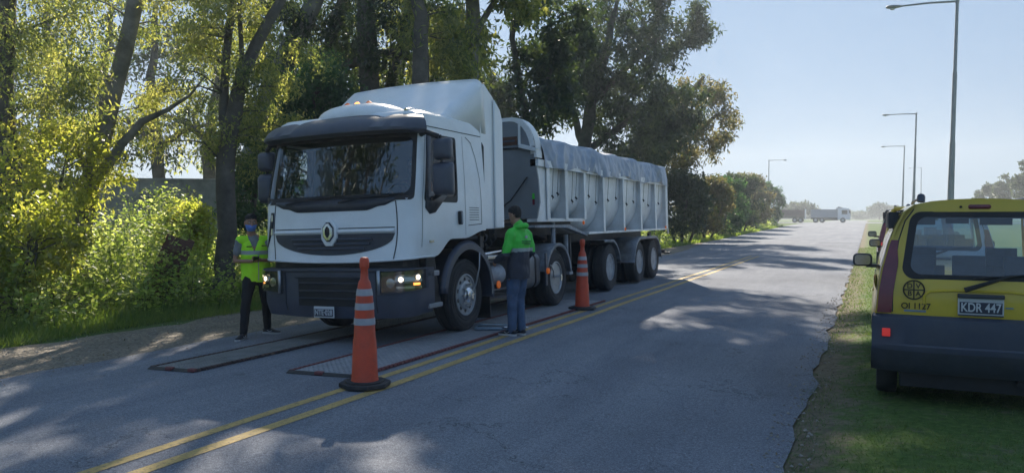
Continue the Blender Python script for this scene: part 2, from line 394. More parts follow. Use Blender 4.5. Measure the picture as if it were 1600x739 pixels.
for k, xl in enumerate((-4.53, -4.24)):
    b = MB(); b.grid(lambda x, y: (x + .012 * math.sin(y * 1.1 + k), y, zroad(x, y) + .0105), [xl - .055, xl + .055], lin(-20, 34, 90))
    tag(b.build('yellow_line', 'line', smooth=0), kind='structure')
# ------------------------------------------------------------------ wheels
def tyre_prof(Ro, w, Ri=.285):
    h = w / 2
    return [(Ri, -h * .80), (Ri + .02, -h * .92), (Ri + .10, -h), (Ro - .06, -h * .97), (Ro - .012, -h * .86), (Ro, -h * .7),
            (Ro, -.065), (Ro - .012, -.060), (Ro - .012, -.048), (Ro, -.043), (Ro, .043), (Ro - .012, .048), (Ro - .012, .060), (Ro, .065),
            (Ro, h * .7), (Ro - .012, h * .86), (Ro - .06, h * .97), (Ro + 0 - .10, h), (Ri + .10, h), (Ri + .02, h * .92), (Ri, h * .80)]
def wheel(parent, x, y, side, kind, Ro=.52, w=.29, z=None, name='wheel'):
    """side +1 faces +x; kind: front (convex), drive (deep), trailer"""
    z = Ro if z is None else z
    tb = MB(); 
    tb.lathe([(r, a) for r, a in tyre_prof(Ro, w)], (x, y, z), 'x', 56, close=True)
    if kind != 'front':
        tb.lathe([(r, a - side * (w + .035)) for r, a in tyre_prof(Ro, w)], (x, y, z), 'x', 40, close=True)
    for rr in (.36, .42, .475):      # moulded rings on the sidewall
        tb.lathe([(rr - .006, side * (w / 2 - .003)), (rr, side * (w / 2 + .005)), (rr + .006, side * (w / 2 - .003))], (x, y, z), 'x', 48, close=True)
    wh = tb.build(name, 'rubber', parent, smooth=32)
    h = w / 2; s = side; rb = MB()
    if kind == 'front':
        pr = [(.302, h * .80), (.300, h * .95), (.285, h * .97), (.270, h * .8), (.262, h * .25), (.235, h * .35), (.20, h * .95), (.165, h * 1.05), (.145, h * 1.05), (.13, h * 1.0), (.115, h * 1.0)]
        mat = 'rim'
    else:
        pr = [(.302, h * .80), (.300, h * .95), (.285, h * .97), (.268, h * .8), (.255, h * .1), (.245, -h * .5), (.20, -h * .75), (.14, -h * .75), (.125, -h * .5)]
        mat = 'rim2' if kind == 'trailer' else 'rim'
    rb.lathe([(r, s * a) for r, a in pr], (x, y, z), 'x', 40, close=False)
    rim = rb.build('rim', mat, wh, smooth=35)
    hb = MB(); sb = MB()
    if kind == 'front':
        hb.lathe([(.115, s * h * .99), (.11, s * h * 1.25), (.085, s * h * 1.42), (.05, s * h * 1.48), (.001, s * h * 1.48)], (x, y, z), 'x', 24)
        bx_ = h * 1.05; nb = 10; br = .150; bl = .045; bw = .017
        for k in range(10):     # hand holes
            an = 2 * math.pi * (k + .5) / 10; c = Vector((x + s * h * .62, y + .222 * math.cos(an), z + .222 * math.sin(an)))
            sb.tube([c + Vector((-s * .02, 0, 0)), c + Vector((s * .030, 0, 0))], .030, 10)
    else:
        hb.lathe([(.13, -s * h * .6), (.125, s * h * .2), (.10, s * h * .55), (.055, s * h * .7), (.001, s * h * .72)], (x, y, z), 'x', 24)
        bx_ = -h * .70; nb = 10; br = .165; bl = .05; bw = .015
        for k in range(8):
            an = 2 * math.pi * (k + .5) / 8; c = Vector((x - s * h * .60, y + .222 * math.cos(an), z + .222 * math.sin(an)))
            sb.tube([c + Vector((-s * .02, 0, 0)), c + Vector((s * .03, 0, 0))], .022, 10)
    for k in range(nb):
        an = 2 * math.pi * k / nb; cc = (y + br * math.cos(an), z + br * math.sin(an))
        hb.tube([(x + s * bx_, *cc), (x + s * (bx_ + bl), *cc)], [bw, bw * .8], 6)
    hb.build('hub', 'chrome' if kind != 'trailer' else 'rim2', wh, smooth=35); sb.build('hand_holes', 'black', wh)
    return wh

M['tank'] = pm('tank_metal', (.15, .165, .19), .42, .5, .15, 6, dirt=(.07, .06, .05), dirt_amt=.5)
# ------------------------------------------------------------------ tractor unit (white cab), origin under its front axle
TX, TY = -6.45, 9.65
TZ = zroad(TX, TY) + .028
truck = thing('tractor_unit', 'white tractor unit with dark sun visor and lit headlights standing on the weighing mats', 'truck', (TX, TY, TZ), (0, R(-1.6), 0))
YF = -1.42; FLAT = 1.045; RC = .22; HWD = FLAT + RC
ARC = RC * math.pi / 2; USIDE = FLAT + ARC
def plan(u, yf=YF, flat=FLAT, rc=RC, bulge=.06):
    s = 1 if u >= 0 else -1; a = abs(u)
    if a <= flat: return (u, yf + bulge * (a / flat) ** 2), (s * a / flat * .12, -1)
    if a <= flat + rc * math.pi / 2:
        th = (a - flat) / rc
        return (s * (flat + rc * math.sin(th)), yf + bulge + rc * (1 - math.cos(th))), (s * math.sin(th), -math.cos(th))
    return (s * (flat + rc), yf + bulge + rc + a - flat - rc * math.pi / 2), (s, 0)
def rake(z):
    return .03 * sstep(1.2, 1.9, z) + .24 * max(0, (z - 1.88)) / 1.0 - .035 * (1 - sstep(1.02, 1.3, z))
def cs(u, z, off=0.0):
    (x, y), (nx, ny) = plan(u)
    L = math.hypot(nx, ny); nx /= L; ny /= L
    t = max(0, min(1, (y - YF) / 1.6))
    y += rake(z) * (1 - t)
    wsc = 1 - .035 * sstep(1.9, 2.9, z) - .02 * sstep(1.45, 1.0, z)
    return Vector((x * wsc + nx * off, y + ny * off, z))
def uy(y): return USIDE + (y - (YF + .06 + RC))       # u of a point on the cab side at local y
YR = .66; UM = uy(YR)
def zbot(u):
    y = plan(u)[0][1]
    if abs(u) < USIDE: return 1.07 + .05 * (abs(u) / USIDE) ** 2
    return 1.12 + .22 * sstep(-.78, -.38, y) + .10 * sstep(.0, .6, y)
ZB, ZW0, ZW1 = 0, 1.885, 2.80
def usamp(a, b, st=.06):
    n = max(2, int(round((b - a) / st)) + 1); return lin(a, b, n)
WU = 1.235                                   # windscreen half extent in u
SU0, SU1 = uy(-1.10), uy(-.22)             # side window
SZ0, SZ1 = 1.90, 2.72
shell = MB()
def patch(mb, ua, ub, za, zb_, off=0, nz=8, st=.06):
    fa = za if callable(za) else (lambda u: za); fb = zb_ if callable(zb_) else (lambda u: zb_)
    return mb.grid(lambda u, k: cs(u, lerp(fa(u), fb(u), k), off), usamp(ua, ub, st), lin(0, 1, nz))
patch(shell, -UM, UM, zbot, ZW0, 0, 14)
patch(shell, -UM, -SU1, ZW0, ZW1); patch(shell, SU1, UM, ZW0, ZW1)
patch(shell, -SU0, -WU, ZW0, ZW1); patch(shell, WU, SU0, ZW0, ZW1)
for s in (-1, 1):
    a, b_ = (SU0, SU1) if s > 0 else (-SU1, -SU0)
    patch(shell, a, b_, SZ1, ZW1, nz=3)
# roof
loops = []
for z, sh in ((ZW1, 1), (2.92, 1), (3.01, .985), (3.055, .93), (3.07, .8)):
    l = []
    for u in usamp(-UM, UM, .08):
        p_ = cs(u, z); l.append((p_.x * sh, lerp(-.3, p_.y, sh), z))
    loops.append(l)
shell.loft(loops, False); shell.add(loops[-1], [tuple(range(len(loops[-1])))])
l0 = [cs(UM, z) for z in lin(1.44, 3.01, 6)]; l1 = [cs(-UM, z) for z in lin(1.44, 3.01, 6)]
shell.loft([l0, l1], False)
cab = shell.build('cab_body', 'white', truck, smooth=32)
# bonnet edge lip
b = MB(); b.tube([cs(u, zbot(u) + .004, -.012) for u in usamp(-uy(-.8), uy(-.8), .05)], .018, 8); b.build('lower_lip', 'white', truck)
# floor and rear trim inside
b = MB(); b.bx(-1.15, 1.15, -1.25, .6, 1.32, 1.36); b.bx(-1.12, 1.12, .10, .13, 1.36, 2.9); b.bx(-1.12, 1.12, -1.1, .12, 2.74, 2.77)
b.build('cab_interior', 'interior', truck)
b = MB(); b.prism([(-1.30, 1.5), (-1.24, 1.86), (-.95, 1.92), (-.72, 1.84), (-.72, 1.5)], 'x', -1.1, 1.1); b.build('dashboard', 'interior', truck, bevel=.02)
b = MB(); b.tube([(.58 + .22 * math.cos(a), -.66 + .05 * math.sin(a), 1.93 + .20 * math.sin(a)) for a in lin(0, 2 * math.pi, 25)], .018, 6, cap=False)
b.box((.58, -.66, 1.93), (.10, .03, .30)); b.build('steering_wheel', 'black', truck)
for sx in (.58, -.62):
    b = MB(); b.bx(sx - .24, sx + .24, -.45, .02, 1.55, 1.70); b.box((sx, .0, 2.05), (.46, .12, .72), Matrix.Rotation(R(-8), 3, 'X')); b.box((sx, .05, 2.50), (.28, .10, .2))
    b.build('seat', 'seat', truck, bevel=.03)
for x, w_, a_ in ((-.15, .30, 0), (.17, .2, .4), (-.62, .22, .1)): b = MB(); b.box((x, -1.04, 1.93), (w_, .15, .03), Matrix.Rotation(a_, 3, 'Z')); b.build('papers', 'platewhite', truck)
# glass
b = MB(); patch(b, -WU, WU, ZW0, ZW1, -.006, 14); b.build('windscreen', 'glass_truck', truck)
for s in (-1, 1):
    b = MB(); a, b_ = (SU0, SU1) if s > 0 else (-SU1, -SU0); patch(b, a, b_, SZ0 - .02, SZ1, -.006, 5); b.build('side_window', 'glass', truck)
def rrect(u0, u1, z0, z1, r, n=6, skew=0):
    pts = []
    for cx, cz, a0 in ((u1 - r, z1 - r, 0), (u0 + r, z1 - r, 90), (u0 + r, z0 + r, 180), (u1 - r, z0 + r, 270)):
        for k in range(n + 1):
            a = R(a0 + 90 * k / n); pts.append((cx + r * math.cos(a), cz + r * math.sin(a)))
    return pts
def dens(pts, step=.07):
    """same number of points per edge for both loops handled by caller"""
    out = []
    for i, p_ in enumerate(pts):
        q = pts[(i + 1) % len(pts)]; out.append(p_)
    return out
def ringp(outer, inner, off, mapf, k=10):
    """ring between two loops with equal counts, straight edges subdivided"""
    mb = MB(); O, I = [], []
    n = len(outer)
    for i in range(n):
        o0, o1, i0, i1 = outer[i], outer[(i + 1) % n], inner[i], inner[(i + 1) % n]
        L = math.hypot(o1[0] - o0[0], o1[1] - o0[1]); m_ = max(1, int(L / .08))
        for j in range(m_):
            f_ = j / m_
            O.append(mapf(lerp(o0[0], o1[0], f_), lerp(o0[1], o1[1], f_), off)); I.append(mapf(lerp(i0[0], i1[0], f_), lerp(i0[1], i1[1], f_), off))
    mb.loft([O, I], True); return mb
rg = ringp(rrect(-WU - .005, WU + .005, ZW0 - .02, ZW1 + .02, .06), rrect(-WU + .055, WU - .055, ZW0 + .07, ZW1 - .10, .10), .004, cs)
rg.build('windscreen_surround', 'black', truck)
# black wiper cowl that dips in the middle
b = MB(); patch(b, -.98, .98, lambda u: 1.80 - .055 * sstep(.78, .55, abs(u)) + .06 * sstep(.8, 1.0, abs(u)), 1.90, .008, 3, .05); b.build('wiper_cowl', 'plastic', truck, solid=.01)
for ux, dirn in ((-.75, 1), (.15, 1)):
    b = MB(); p0 = cs(ux, 1.86, .04); p1 = cs(ux + .75 * dirn, 1.93, .035); b.tube([p0, (p0 + p1) / 2 + Vector((0, -.01, .02)), p1], [.014, .010, .007], 6)
    b.tube([cs(ux + .05, 1.91, .03), cs(ux + .95, 1.95, .022)], .009, 5); b.build('wiper', 'black', truck)
# side window rubber, door shut lines
for s in (-1, 1):
    mp = (lambda u, z, off: cs(u, z, off)) if s > 0 else (lambda u, z, off: cs(-u, z, off))
    out_ = rrect(SU0 - .015, SU1 + .015, SZ0 - .06, SZ1 + .03, .05); inn = rrect(SU0 + .03, SU1 - .02, SZ0 + .02, SZ1 - .02, .09)
    ringp(out_, inn, .004, mp).build('window_rubber', 'black', truck)
    # black triangle that carries the mirror
    b = MB(); tri = [(-1.13, 2.78), (-1.00, 2.78), (-.97, 1.98), (-.52, 1.93), (-.66, 1.83), (-.84, 1.70), (-.98, 1.68), (-1.09, 1.76)]
    vs = [mp(uy(y), z, .012) for y, z in tri]; b.add(vs, [tuple(range(len(vs)))]); b.build('mirror_mount', 'plastic', truck, solid=.02)
    sl = MB()
    def strip(pts, wd=.006, off=.003):
        for i in range(len(pts) - 1):
            (u0, z0), (u1, z1) = pts[i], pts[i + 1]; L = math.hypot(u1 - u0, z1 - z0); nx, nz = -(z1 - z0) / L * wd, (u1 - u0) / L * wd
            sl.add([mp(u0 - nx, z0 - nz, off), mp(u1 - nx, z1 - nz, off), mp(u1 + nx, z1 + nz, off), mp(u0 + nx, z0 + nz, off)], [(0, 1, 2, 3)])
    yb = .02
    strip([(uy(-1.16), z) for z in lin(1.25, 2.76, 10)], .004)                       # A pillar gap
    strip([(uy(y), 2.84) for y in lin(-1.16, .66, 10)], .006)
    strip([(uy(yb), z) for z in lin(1.38, 2.79, 10)], .004)
    strip([(uy(y), z) for y, z in ((.14, 2.79), (.30, 2.72), (.42, 2.5), (.50, 2.2), (.52, 1.9), (.52, 1.55))], .006)
    strip([(uy(y), z) for y, z in ((.10, 1.52), (.52, 1.54))], .005)
    for k in range(6): strip([(uy(.14), 1.60 + .035 * k), (uy(.44), 1.60 + .035 * k)], .0045)
    sl.build('shut_lines', 'seam', truck, smooth=0)
    b = MB(); c0 = mp(uy(-.16), 1.63, .02); b.box(c0, (.035, .10, .19)); h_ = b.build('door_handle', 'black', truck, bevel=.015)
    b = MB(); c0 = mp(uy(-.16), 1.63, .045); b.box(c0, (.02, .035, .16)); b.build('handle_grip', 'silverplastic', h_, bevel=.008)
    # side indicator strip
    b = MB(); c0 = mp(uy(-.93), 1.32, .008); b.box(c0, (.014, .11, .03)); b.build('side_indicator', 'lamp_refl', truck, bevel=.004)
    # bonnet corner cut line (front) and black vent blade
    sl = MB()
    strip([(.985 + .03 * math.sin(k / 9 * 3), lerp(1.10, 1.86, k / 9)) for k in range(10)], .008); sl.build('bonnet_gap', 'seam', truck, smooth=0)
    # mirrors
    mc = 1 if s > 0 else -1
    X0 = mc * 1.36; my_ = .20
    b = MB(); b.tube([(mc * 1.2, -1.02, 2.72), (mc * 1.30, -1.06, 2.74), (mc * 1.44, -.98, 2.68)], .035, 8); b.tube([(mc * 1.2, -.85, 1.92), (mc * 1.30, -.92, 1.88), (mc * 1.44, -.94, 1.95)], .03, 8)
    b.tube([(mc * 1.46, -.97, 2.7), (mc * 1.47, -.96, 1.98)], .018, 8); arm = b.build('mirror_arm', 'black', truck)
    for z0, z1, wdt in ((2.38, 2.66, .25), (1.92, 2.345, .28)):
        b = MB(); cx = mc * 1.48
        ol = []
        for yy, sc_ in ((-1.25, .55), (-1.23, .82), (-1.17, 1.0), (-1.10, 1.0), (-1.095, .96)):
            ol.append([(cx + mc * (a) * sc_, yy + my_, (z0 + z1) / 2 + bb * sc_) for a, bb in rrect(-wdt / 2, wdt / 2, -(z1 - z0) / 2, (z1 - z0) / 2, .045, 4)])
        b.loft(ol, True, True, True); mi = b.build('mirror', 'plastic2', truck, smooth=50)
        b = MB(); b.add([(cx + mc * a, -1.092 + my_, (z0 + z1) / 2 + bb) for a, bb in rrect(-wdt / 2 + .02, wdt / 2 - .02, -(z1 - z0) / 2 + .02, (z1 - z0) / 2 - .02, .03, 4)], [tuple(range(20))]); b.build('mirror_glass', 'mirror', mi)
# dark vent blade on the kerb-side front corner
for s in (-1,):
    b = MB(); vs = [cs(s * u, z, .010) for u, z in ((1.02, 1.76), (1.07, 1.76), (1.10, 1.55), (1.17, 1.28), (1.11, 1.36), (1.03, 1.55))]
    b.add(vs, [tuple(range(6))]); b.build('corner_vent', 'black', truck, solid=.01)
    for zz in (1.69, 1.50): b = MB(); b.add([cs(s * u, z, .016) for u, z in ((1.035, zz - .05), (1.065, zz - .05), (1.06, zz + .04), (1.035, zz + .04))], [(0, 1, 2, 3)]); b.build('corner_lamp', 'lamp_refl', truck)
# sun visor
prof = [(-.02, 2.75), (.13, 2.745), (.22, 2.775), (.235, 2.83), (.17, 2.93), (.07, 3.00), (-.03, 3.03)]
loops = []
for u in usamp(-1.28, 1.28, .05):
    a = abs(u) / 1.28; l = []
    drop = -.05 * a ** 2.2; pinch = 1 - .35 * sstep(.82, 1.0, a)
    dent = .035 * math.exp(-((abs(u) - .72) / .10) ** 2)
    for o_, z in prof:
        zz = z + drop * (1 if z > 2.8 else .35) - dent * (z > 2.9)
        l.append(cs(u, zz, o_ * pinch + .02))
    loops.append(l)
b = MB(); b.loft(loops, True, True, True); b.build('sun_visor', 'plastic2', truck, smooth=50)
# roof hump, horn lights, deflector
b = MB(); ll = []
for k in range(9):
    ph = k / 8 * math.pi / 2; l = []
    for j in range(28):
        a = 2 * math.pi * j / 28; r_ = math.cos(ph) ** .8
        l.append((.05 + .66 * r_ * math.copysign(abs(math.cos(a)) ** .7, math.cos(a)), -.62 + .50 * r_ * math.copysign(abs(math.sin(a)) ** .7, math.sin(a)), 3.03 + .23 * math.sin(ph)))
    ll.append(l)
b.loft(ll, True, False, True); b.build('roof_hump', 'white', truck, smooth=60)
defl = MB(); ll = []
for k in range(13):
    f_ = k / 12; y = lerp(-.42, .74, f_); h = .09 + .72 * (f_ ** 1.1) ; hw = lerp(1.10, 1.235, f_ ** .6); l = []
    r_ = min(.16, h * .6)
    l.append((-hw, y + .05, 2.9)); l.append((-hw, y, 2.93 + h - r_))
    for j in range(1, 6): a = j / 5 * math.pi / 2; l.append((-hw + r_ * (1 - math.cos(a)), y, 2.93 + h - r_ + r_ * math.sin(a)))
    for j in range(1, 12): t_ = j / 12; l.append((lerp(-hw + r_, hw - r_, t_), y - .05 * math.sin(math.pi * t_), 2.93 + h + .02 * math.sin(math.pi * t_)))
    for j in range(0, 6): a = (5 - j) / 5 * math.pi / 2; l.append((hw - r_ * (1 - math.cos(a)), y, 2.93 + h - r_ + r_ * math.sin(a)))
    l.append((hw, y + .05, 2.9)); ll.append(l)
defl.loft(ll, False); defl.build('roof_deflector', 'white', truck, smooth=30, solid=.03)
for x in (-.27, -.10, .10):
    b = MB(); b.lathe([(.05, 0), (.045, .04), (.02, .062), (.001, .066)], (x, -.60, 3.25), 'z', 12); b.build('roof_marker_light', 'orange_lit' if x == -.10 else 'orange_lamp', truck)
b = MB(); b.tube([(.97, -1.00, 3.05), (.97, -.90, 3.075), (.99, -.70, 3.085)], [.035, .03, .015], 10); b.tube([(1.0, -1.0, 3.07), (1.02, -.6, 3.09)], .006, 5); b.build('air_horn', 'chrome', truck)
b = MB(); b.tube([(-.50, -.70, 3.08), (-.50, -.70, 3.32)], .004, 5); b.build('aerial', 'black', truck)
# side extenders behind the cab
for s in (-1, 1):
    b = MB()
    pts = [(.60, 1.46), (1.30, 1.46), (1.32, 3.18), (1.26, 3.34), (1.08, 3.50), (.80, 3.66), (.66, 3.60), (.62, 3.0)]
    b.prism(pts, 'x', s * 1.19, s * 1.225); ex = b.build('side_extender', 'white', truck, bevel=.012)
    b = MB(); b.prism([(1.02, 1.47), (1.32, 1.47), (1.34, 3.16), (1.26, 3.32), (1.06, 3.46)], 'x', s * 1.228, s * 1.262); b.build('extender_flange', 'white', ex, bevel=.014)
    b = MB(); b.prism([(.67, 1.9), (.71, 1.9), (.72, 2.70), (.66, 2.76)], 'x', s * 1.20, s * 1.232); b.build('extender_slot', 'black', ex)
# grille
def gz0(u): return 1.44 - .275 * math.sqrt(max(0, 1 - (u / .985) ** 2)) ** .9
b = MB(); patch(b, -.985, .985, gz0, 1.445, .006, 6, .035); g_ = b.build('grille', 'plastic', truck, smooth=60)
for k, (zz, hw) in enumerate(((1.255, .55), (1.315, .62), (1.375, .66))):
    b = MB(); b.tube([cs(u, zz, .018) for u in usamp(-hw, hw, .05)], .017, 6); b.build('grille_bar', 'plastic2', g_)
b = MB()
for s in (-1, 1): b.grid(lambda u, k: cs(s * u, lerp(1.452, 1.505 + .0 * u, k / 3), .012 + (.020 if k in (1, 2) else 0)), usamp(.13, .98, .05), [0, 1, 2, 3])
b.build('grille_trim', 'white', truck, smooth=20)
sl = MB()
for s in (-1, 1):
    mp = lambda u, z, off: cs(u, z, off)
    for i in range(9):
        u0 = s * lerp(.13, .98, i / 9); u1 = s * lerp(.13, .98, (i + 1) / 9)
        sl.add([mp(u0, 1.512, .004), mp(u1, 1.512, .004), mp(u1, 1.524, .004), mp(u0, 1.524, .004)], [(0, 1, 2, 3)])
sl.build('bonnet_line', 'seam', truck, smooth=0)
# emblem: upright diamond on a shield
def dia(w_, h_, cut=.28): return [(-w_ * cut, -h_), (w_ * cut, -h_), (w_, -h_ * .45), (w_, h_ * .45), (w_ * cut, h_), (-w_ * cut, h_), (-w_, h_ * .45), (-w_, -h_ * .45)]
ec = (0.0, 1.475); yy = YF - .01
b = MB(); b.prism([(x, ec[1] + z - .02) for x, z in dia(.125, .17, .45)], 'y', yy - .03, yy + .06); sh_ = b.build('badge_shield', 'white', truck, bevel=.012)
b = MB(); b.prism([(x, ec[1] + z) for x, z in dia(.088, .128)], 'y', yy - .038, yy - .03); b.build('badge_ground', 'black', sh_)
b = MB(); o_ = [(x, yy - .052, ec[1] + z) for x, z in dia(.072, .110)]; i_ = [(x, yy - .054, ec[1] + z) for x, z in dia(.040, .072)]; o2 = [(x, yy - .036, ec[1] + z) for x, z in dia(.078, .116)]
b.loft([o2, o_, i_, [(x, yy - .036, z) for x, _, z in [(q[0], 0, q[2]) for q in i_]]], True); b.build('badge_diamond', 'chrome', sh_, smooth=20)
# dark band under the cab and bumper
def bs(u, z, off=0):
    (x, y), (nx, ny) = plan(u, -1.50, 1.02, .23, .07); L = math.hypot(nx, ny)
    k = .05 * sstep(.55, .33, z)
    return Vector((x + nx / L * (off - k), y + ny / L * (off - k), z))
def uyb(y): return 1.02 + .23 * math.pi / 2 + (y - (-1.50 + .07 + .23))
b = MB(); b.grid(lambda u, z: cs(u, z, -.10), usamp(-1.5, 1.5, .08), [.96, 1.11]); b.bx(-1.05, 1.05, -1.2, -.6, .5, 1.1); b.build('radiator_panel', 'black', truck)
UB = uyb(-.86)
def bz0(u): return .335 + .06 * (abs(u) / UB) ** 2
def bz1(u): return 1.0 - .02 * (abs(u) / UB)
b = MB(); b.grid(lambda u, k: bs(u, lerp(bz0(u), bz1(u), k / 8)), usamp(-UB, UB, .05), list(range(9)))
b.grid(lambda u, k: bs(u, bz1(u), -.10 * k), usamp(-UB, UB, .05), [0, 1]); b.grid(lambda u, k: bs(u, bz0(u), -.25 * k), usamp(-UB, UB, .05), [0, 1])
bump_ = b.build('bumper', 'plastic2', truck, smooth=40)
b = MB(); b.grid(lambda u, z: bs(u, z, .010), usamp(-.50, .50, .1), [.50, .86]); op = b.build('bumper_opening', 'black', bump_)
for zz in (.60, .70, .80): b = MB(); b.tube([bs(u, zz, .014) for u in usamp(-.48, .48, .1)], .012, 6); b.build('bumper_slat', 'plastic', bump_)
b = MB(); b.tube([bs(u, .88, .006) for u in usamp(-.55, .55, .1)], .016, 6); b.tube([bs(u, .965, .004) for u in usamp(-.95, .95, .1)], .018, 6); b.build('bumper_ridge', 'plastic', bump_)
for s in (-1, 1): b = MB(); b.tube([bs(s * .74, z, .002) for z in lin(.42, .97, 6)], .008, 5); b.build('bumper_seam', 'seam', bump_)
# plate
b = MB(); b.box((-.03, -1.555, .425), (.33, .012, .15)); pl = b.build('number_plate', 'platewhite', truck, bevel=.006)
b = MB(); b.box((-.03, -1.563, .418), (.30, .006, .095)); b.build('plate_field', 'platebg', pl)
text('plate_lettering', 'NTE\u00b7028', .098, (-.03, -1.568, .418), (R(90), 0, 0), 'platewhite', pl, sx=.80)
# headlights
for s in (-1, 1):
    u0, u1 = .82, uyb(-1.08)
    b = MB(); b.grid(lambda u, k: bs(s * u, lerp(.665 + .05 * sstep(u0, u1, u), .955 + .02 * sstep(u0, u1, u), k), .010), usamp(u0, u1, .04), [0, 1]); hl = b.build('headlight', 'black', truck)
    b = MB(); b.grid(lambda u, k: bs(s * u, lerp(.66, .965, k), .034), [u0 - .035, u0 + .005], [0, 1]); b.build('headlight_trim', 'alu', hl, solid=.03)
    b = MB(); b.tube([bs(s * u, .962 + .02 * sstep(u0, u1, u), .025) for u in usamp(u0 - .03, u1, .05)], .011, 6); b.tube([bs(s * u, .662 + .05 * sstep(u0, u1, u), .025) for u in usamp(u0 - .03, u1, .05)], .009, 6); b.build('headlight_frame', 'plastic2', hl)
    def lampdisc(u, z, r_, mat, nm, off=.030):
        c = bs(s * u, z, off); c2 = bs(s * u, z, off - .02); ax = (c - c2).normalized()
        b = MB(); b.tube([c2, c, c + ax * .004], [r_ * .8, r_, r_ * .7], 18); return b.build(nm, mat, hl)
    lampdisc(.96, .805, .062, 'lamp_refl', 'reflector'); lampdisc(.96, .805, .038, 'lens', 'projector', .042)
    lampdisc(1.10, .85, .052, 'lamp_refl', 'reflector'); lampdisc(1.10, .85, .034, 'head_lit', 'bulb', .038)
    lampdisc(1.30, .875, .048, 'lamp_refl', 'reflector'); lampdisc(1.30, .875, .032, 'head_lit', 'bulb', .038)
    b = MB(); b.grid(lambda u, k: bs(s * u, lerp(.775, .805, k), .034), usamp(1.24, 1.33, .04), [0, 1]); b.build('indicator', 'orange_lit', hl)
    b = MB(); b.grid(lambda u, k: bs(s * u, lerp(.80, .91, k / 4), .030 + .012 * math.sin(k * 1.6)), usamp(1.02, 1.36, .03), [0, 1, 2, 3, 4]); b.build('inner_reflector', 'lamp_refl', hl)
    b = MB(); b.grid(lambda u, k: bs(s * u, lerp(.675 + .05 * sstep(u0, u1, u), .95 + .02 * sstep(u0, u1, u), k), .052), usamp(u0 + .02, u1 - .01, .04), [0, 1]); b.build('headlight_glass', 'lens', hl)
    b = MB(); b.grid(lambda u, k: bs(s * u, lerp(.735, .765, k), .028), usamp(1.04, 1.36, .04), [0, 1]); b.build('reflector_strip', 'lamp_refl', hl)
# step boxes, fenders
for s in (-1, 1):
    b = MB(); b.prism([(-1.0, .42), (-.62, .42), (-.70, .75), (-.78, 1.14), (-1.0, 1.14)], 'x', s * .8, s * 1.215); st = b.build('step_box', 'black', truck, bevel=.01)
    b = MB(); b.bx(s * 1.21, s * 1.25, -1.02, -.72, .86, .93); b.build('step_strip', 'silverplastic', st, bevel=.01)
    b = MB(); b.bx(s * 1.21, s * 1.255, -1.0, -.66, .44, .50); b.build('step_tread', 'silverplastic', st, bevel=.01)
    # front mudguard: outer skin around the wheel
    def arc(r, a): return (.11 + r * math.cos(a), .50 + r * math.sin(a))
    angs = lin(R(-6), R(172), 26); outer = []; inner = [arc(.675, a) for a in angs]
    for a in angs:
        y, z = arc(.81, a); y = max(-.80, min(1.0, y)); z = min(1.33, z)
        outer.append((y, z))
    b = MB(); L0 = [(s * 1.225, y, z) for y, z in outer]; L1 = [(s * 1.278, lerp(o[0], i[0], .35), lerp(o[1], i[1], .35)) for o, i in zip(outer, inner)]
    L2 = [(s * 1.278, y, z) for y, z in inner]; L3 = [(s * .80, y, z) for y, z in inner]
    b.loft([L0, L1, L2, L3], False); fe = b.build('mudguard', 'plastic2', truck, smooth=35, solid=.015)
    b = MB(); b.tube([(s * 1.282, *arc(.682, a)) for a in lin(R(-2), R(60), 14)], .011, 6); b.build('mudguard_edge', 'alu', fe)
    b = MB(); b.bx(s * .82, s * 1.22, .82, .84, .10, .55); b.build('mud_flap', 'black', truck)
# chassis, tanks
b = MB()
for s in (-1, 1):
    b.bx(s * .36, s * .44, -.9, 4.35, .72, .98)
for y in (.9, 2.2, 4.3): b.bx(-.4, .4, y, y + .1, .76, .94)
b.bx(-.5, .5, -1.1, .5, .7, 1.25)
b.tube([(-1.0, 0, .52), (1.0, 0, .52)], .06, 10); b.tube([(-.8, 3.65, .52), (.8, 3.65, .52)], .09, 10); b.lathe([(.05, -.22), (.2, -.15), (.25, 0), (.2, .15), (.05, .22)], (0, 3.65, .52), 'x', 16)
b.build('chassis_frame', 'chassis', truck)
def rbox(x0, x1, z0, z1, r=.1): return [(a, z) for a, z in rrect(x0, x1, z0, z1, r, 5)]
for s in (-1, 1):
    if s > 0:
        b = MB(); b.prism([(x, z) for x, z in rbox(.58, 1.17, .40, 1.02, .14)], 'y', 1.78, 2.93); tk = b.build('fuel_tank', 'tank', truck, smooth=35)
        for y in (1.95, 2.7): b = MB(); b.prism([(x, z) for x, z in rbox(.57, 1.18, .39, 1.03, .145)], 'y', y, y + .05); b.build('tank_strap', 'black', tk)
        b = MB(); b.tube([(.95, 1.15, .72), (.95, 1.62, .72)], [.17, .17], 16); b.tube([(.95, 1.10, .72), (.95, 1.15, .72), (.95, 1.15, .72)], [.08, .16, .17], 16); b.build('air_tank', 'rim2', truck)
        b = MB(); b.bx(.70, 1.12, .95, 1.60, .93, .97); b.build('step_plate', 'chassis', truck); b = MB(); b.bx(.66, 1.14, .98, 1.7, .36, .40); b.build('step_plate', 'chassis', truck); b = MB(); b.tube([(1.16, 1.0, .50), (1.16, 1.72, .50)], .02, 8); b.build('side_guard', 'chassis', truck)
        b = MB(); b.bx(.80, 1.13, .98, 1.55, .985, 1.04); b.tube([(1.05, 1.0, 1.07), (1.1, 1.5, 1.10)], .02, 8); b.build('tool_tray', 'chrome', truck, bevel=.01)
        b = MB(); b.lathe([(.06, 0), (.06, .02), (.02, .03)], (1.17, 1.22, .58), 'x', 12); b.build('side_lamp', 'orange_lamp', truck)
    else:
        b = MB(); b.prism([(-x, z) for x, z in rbox(.58, 1.17, .42, 1.0, .08)], 'y', 1.0, 2.6); b.build('battery_box', 'chassis', truck, smooth=35)
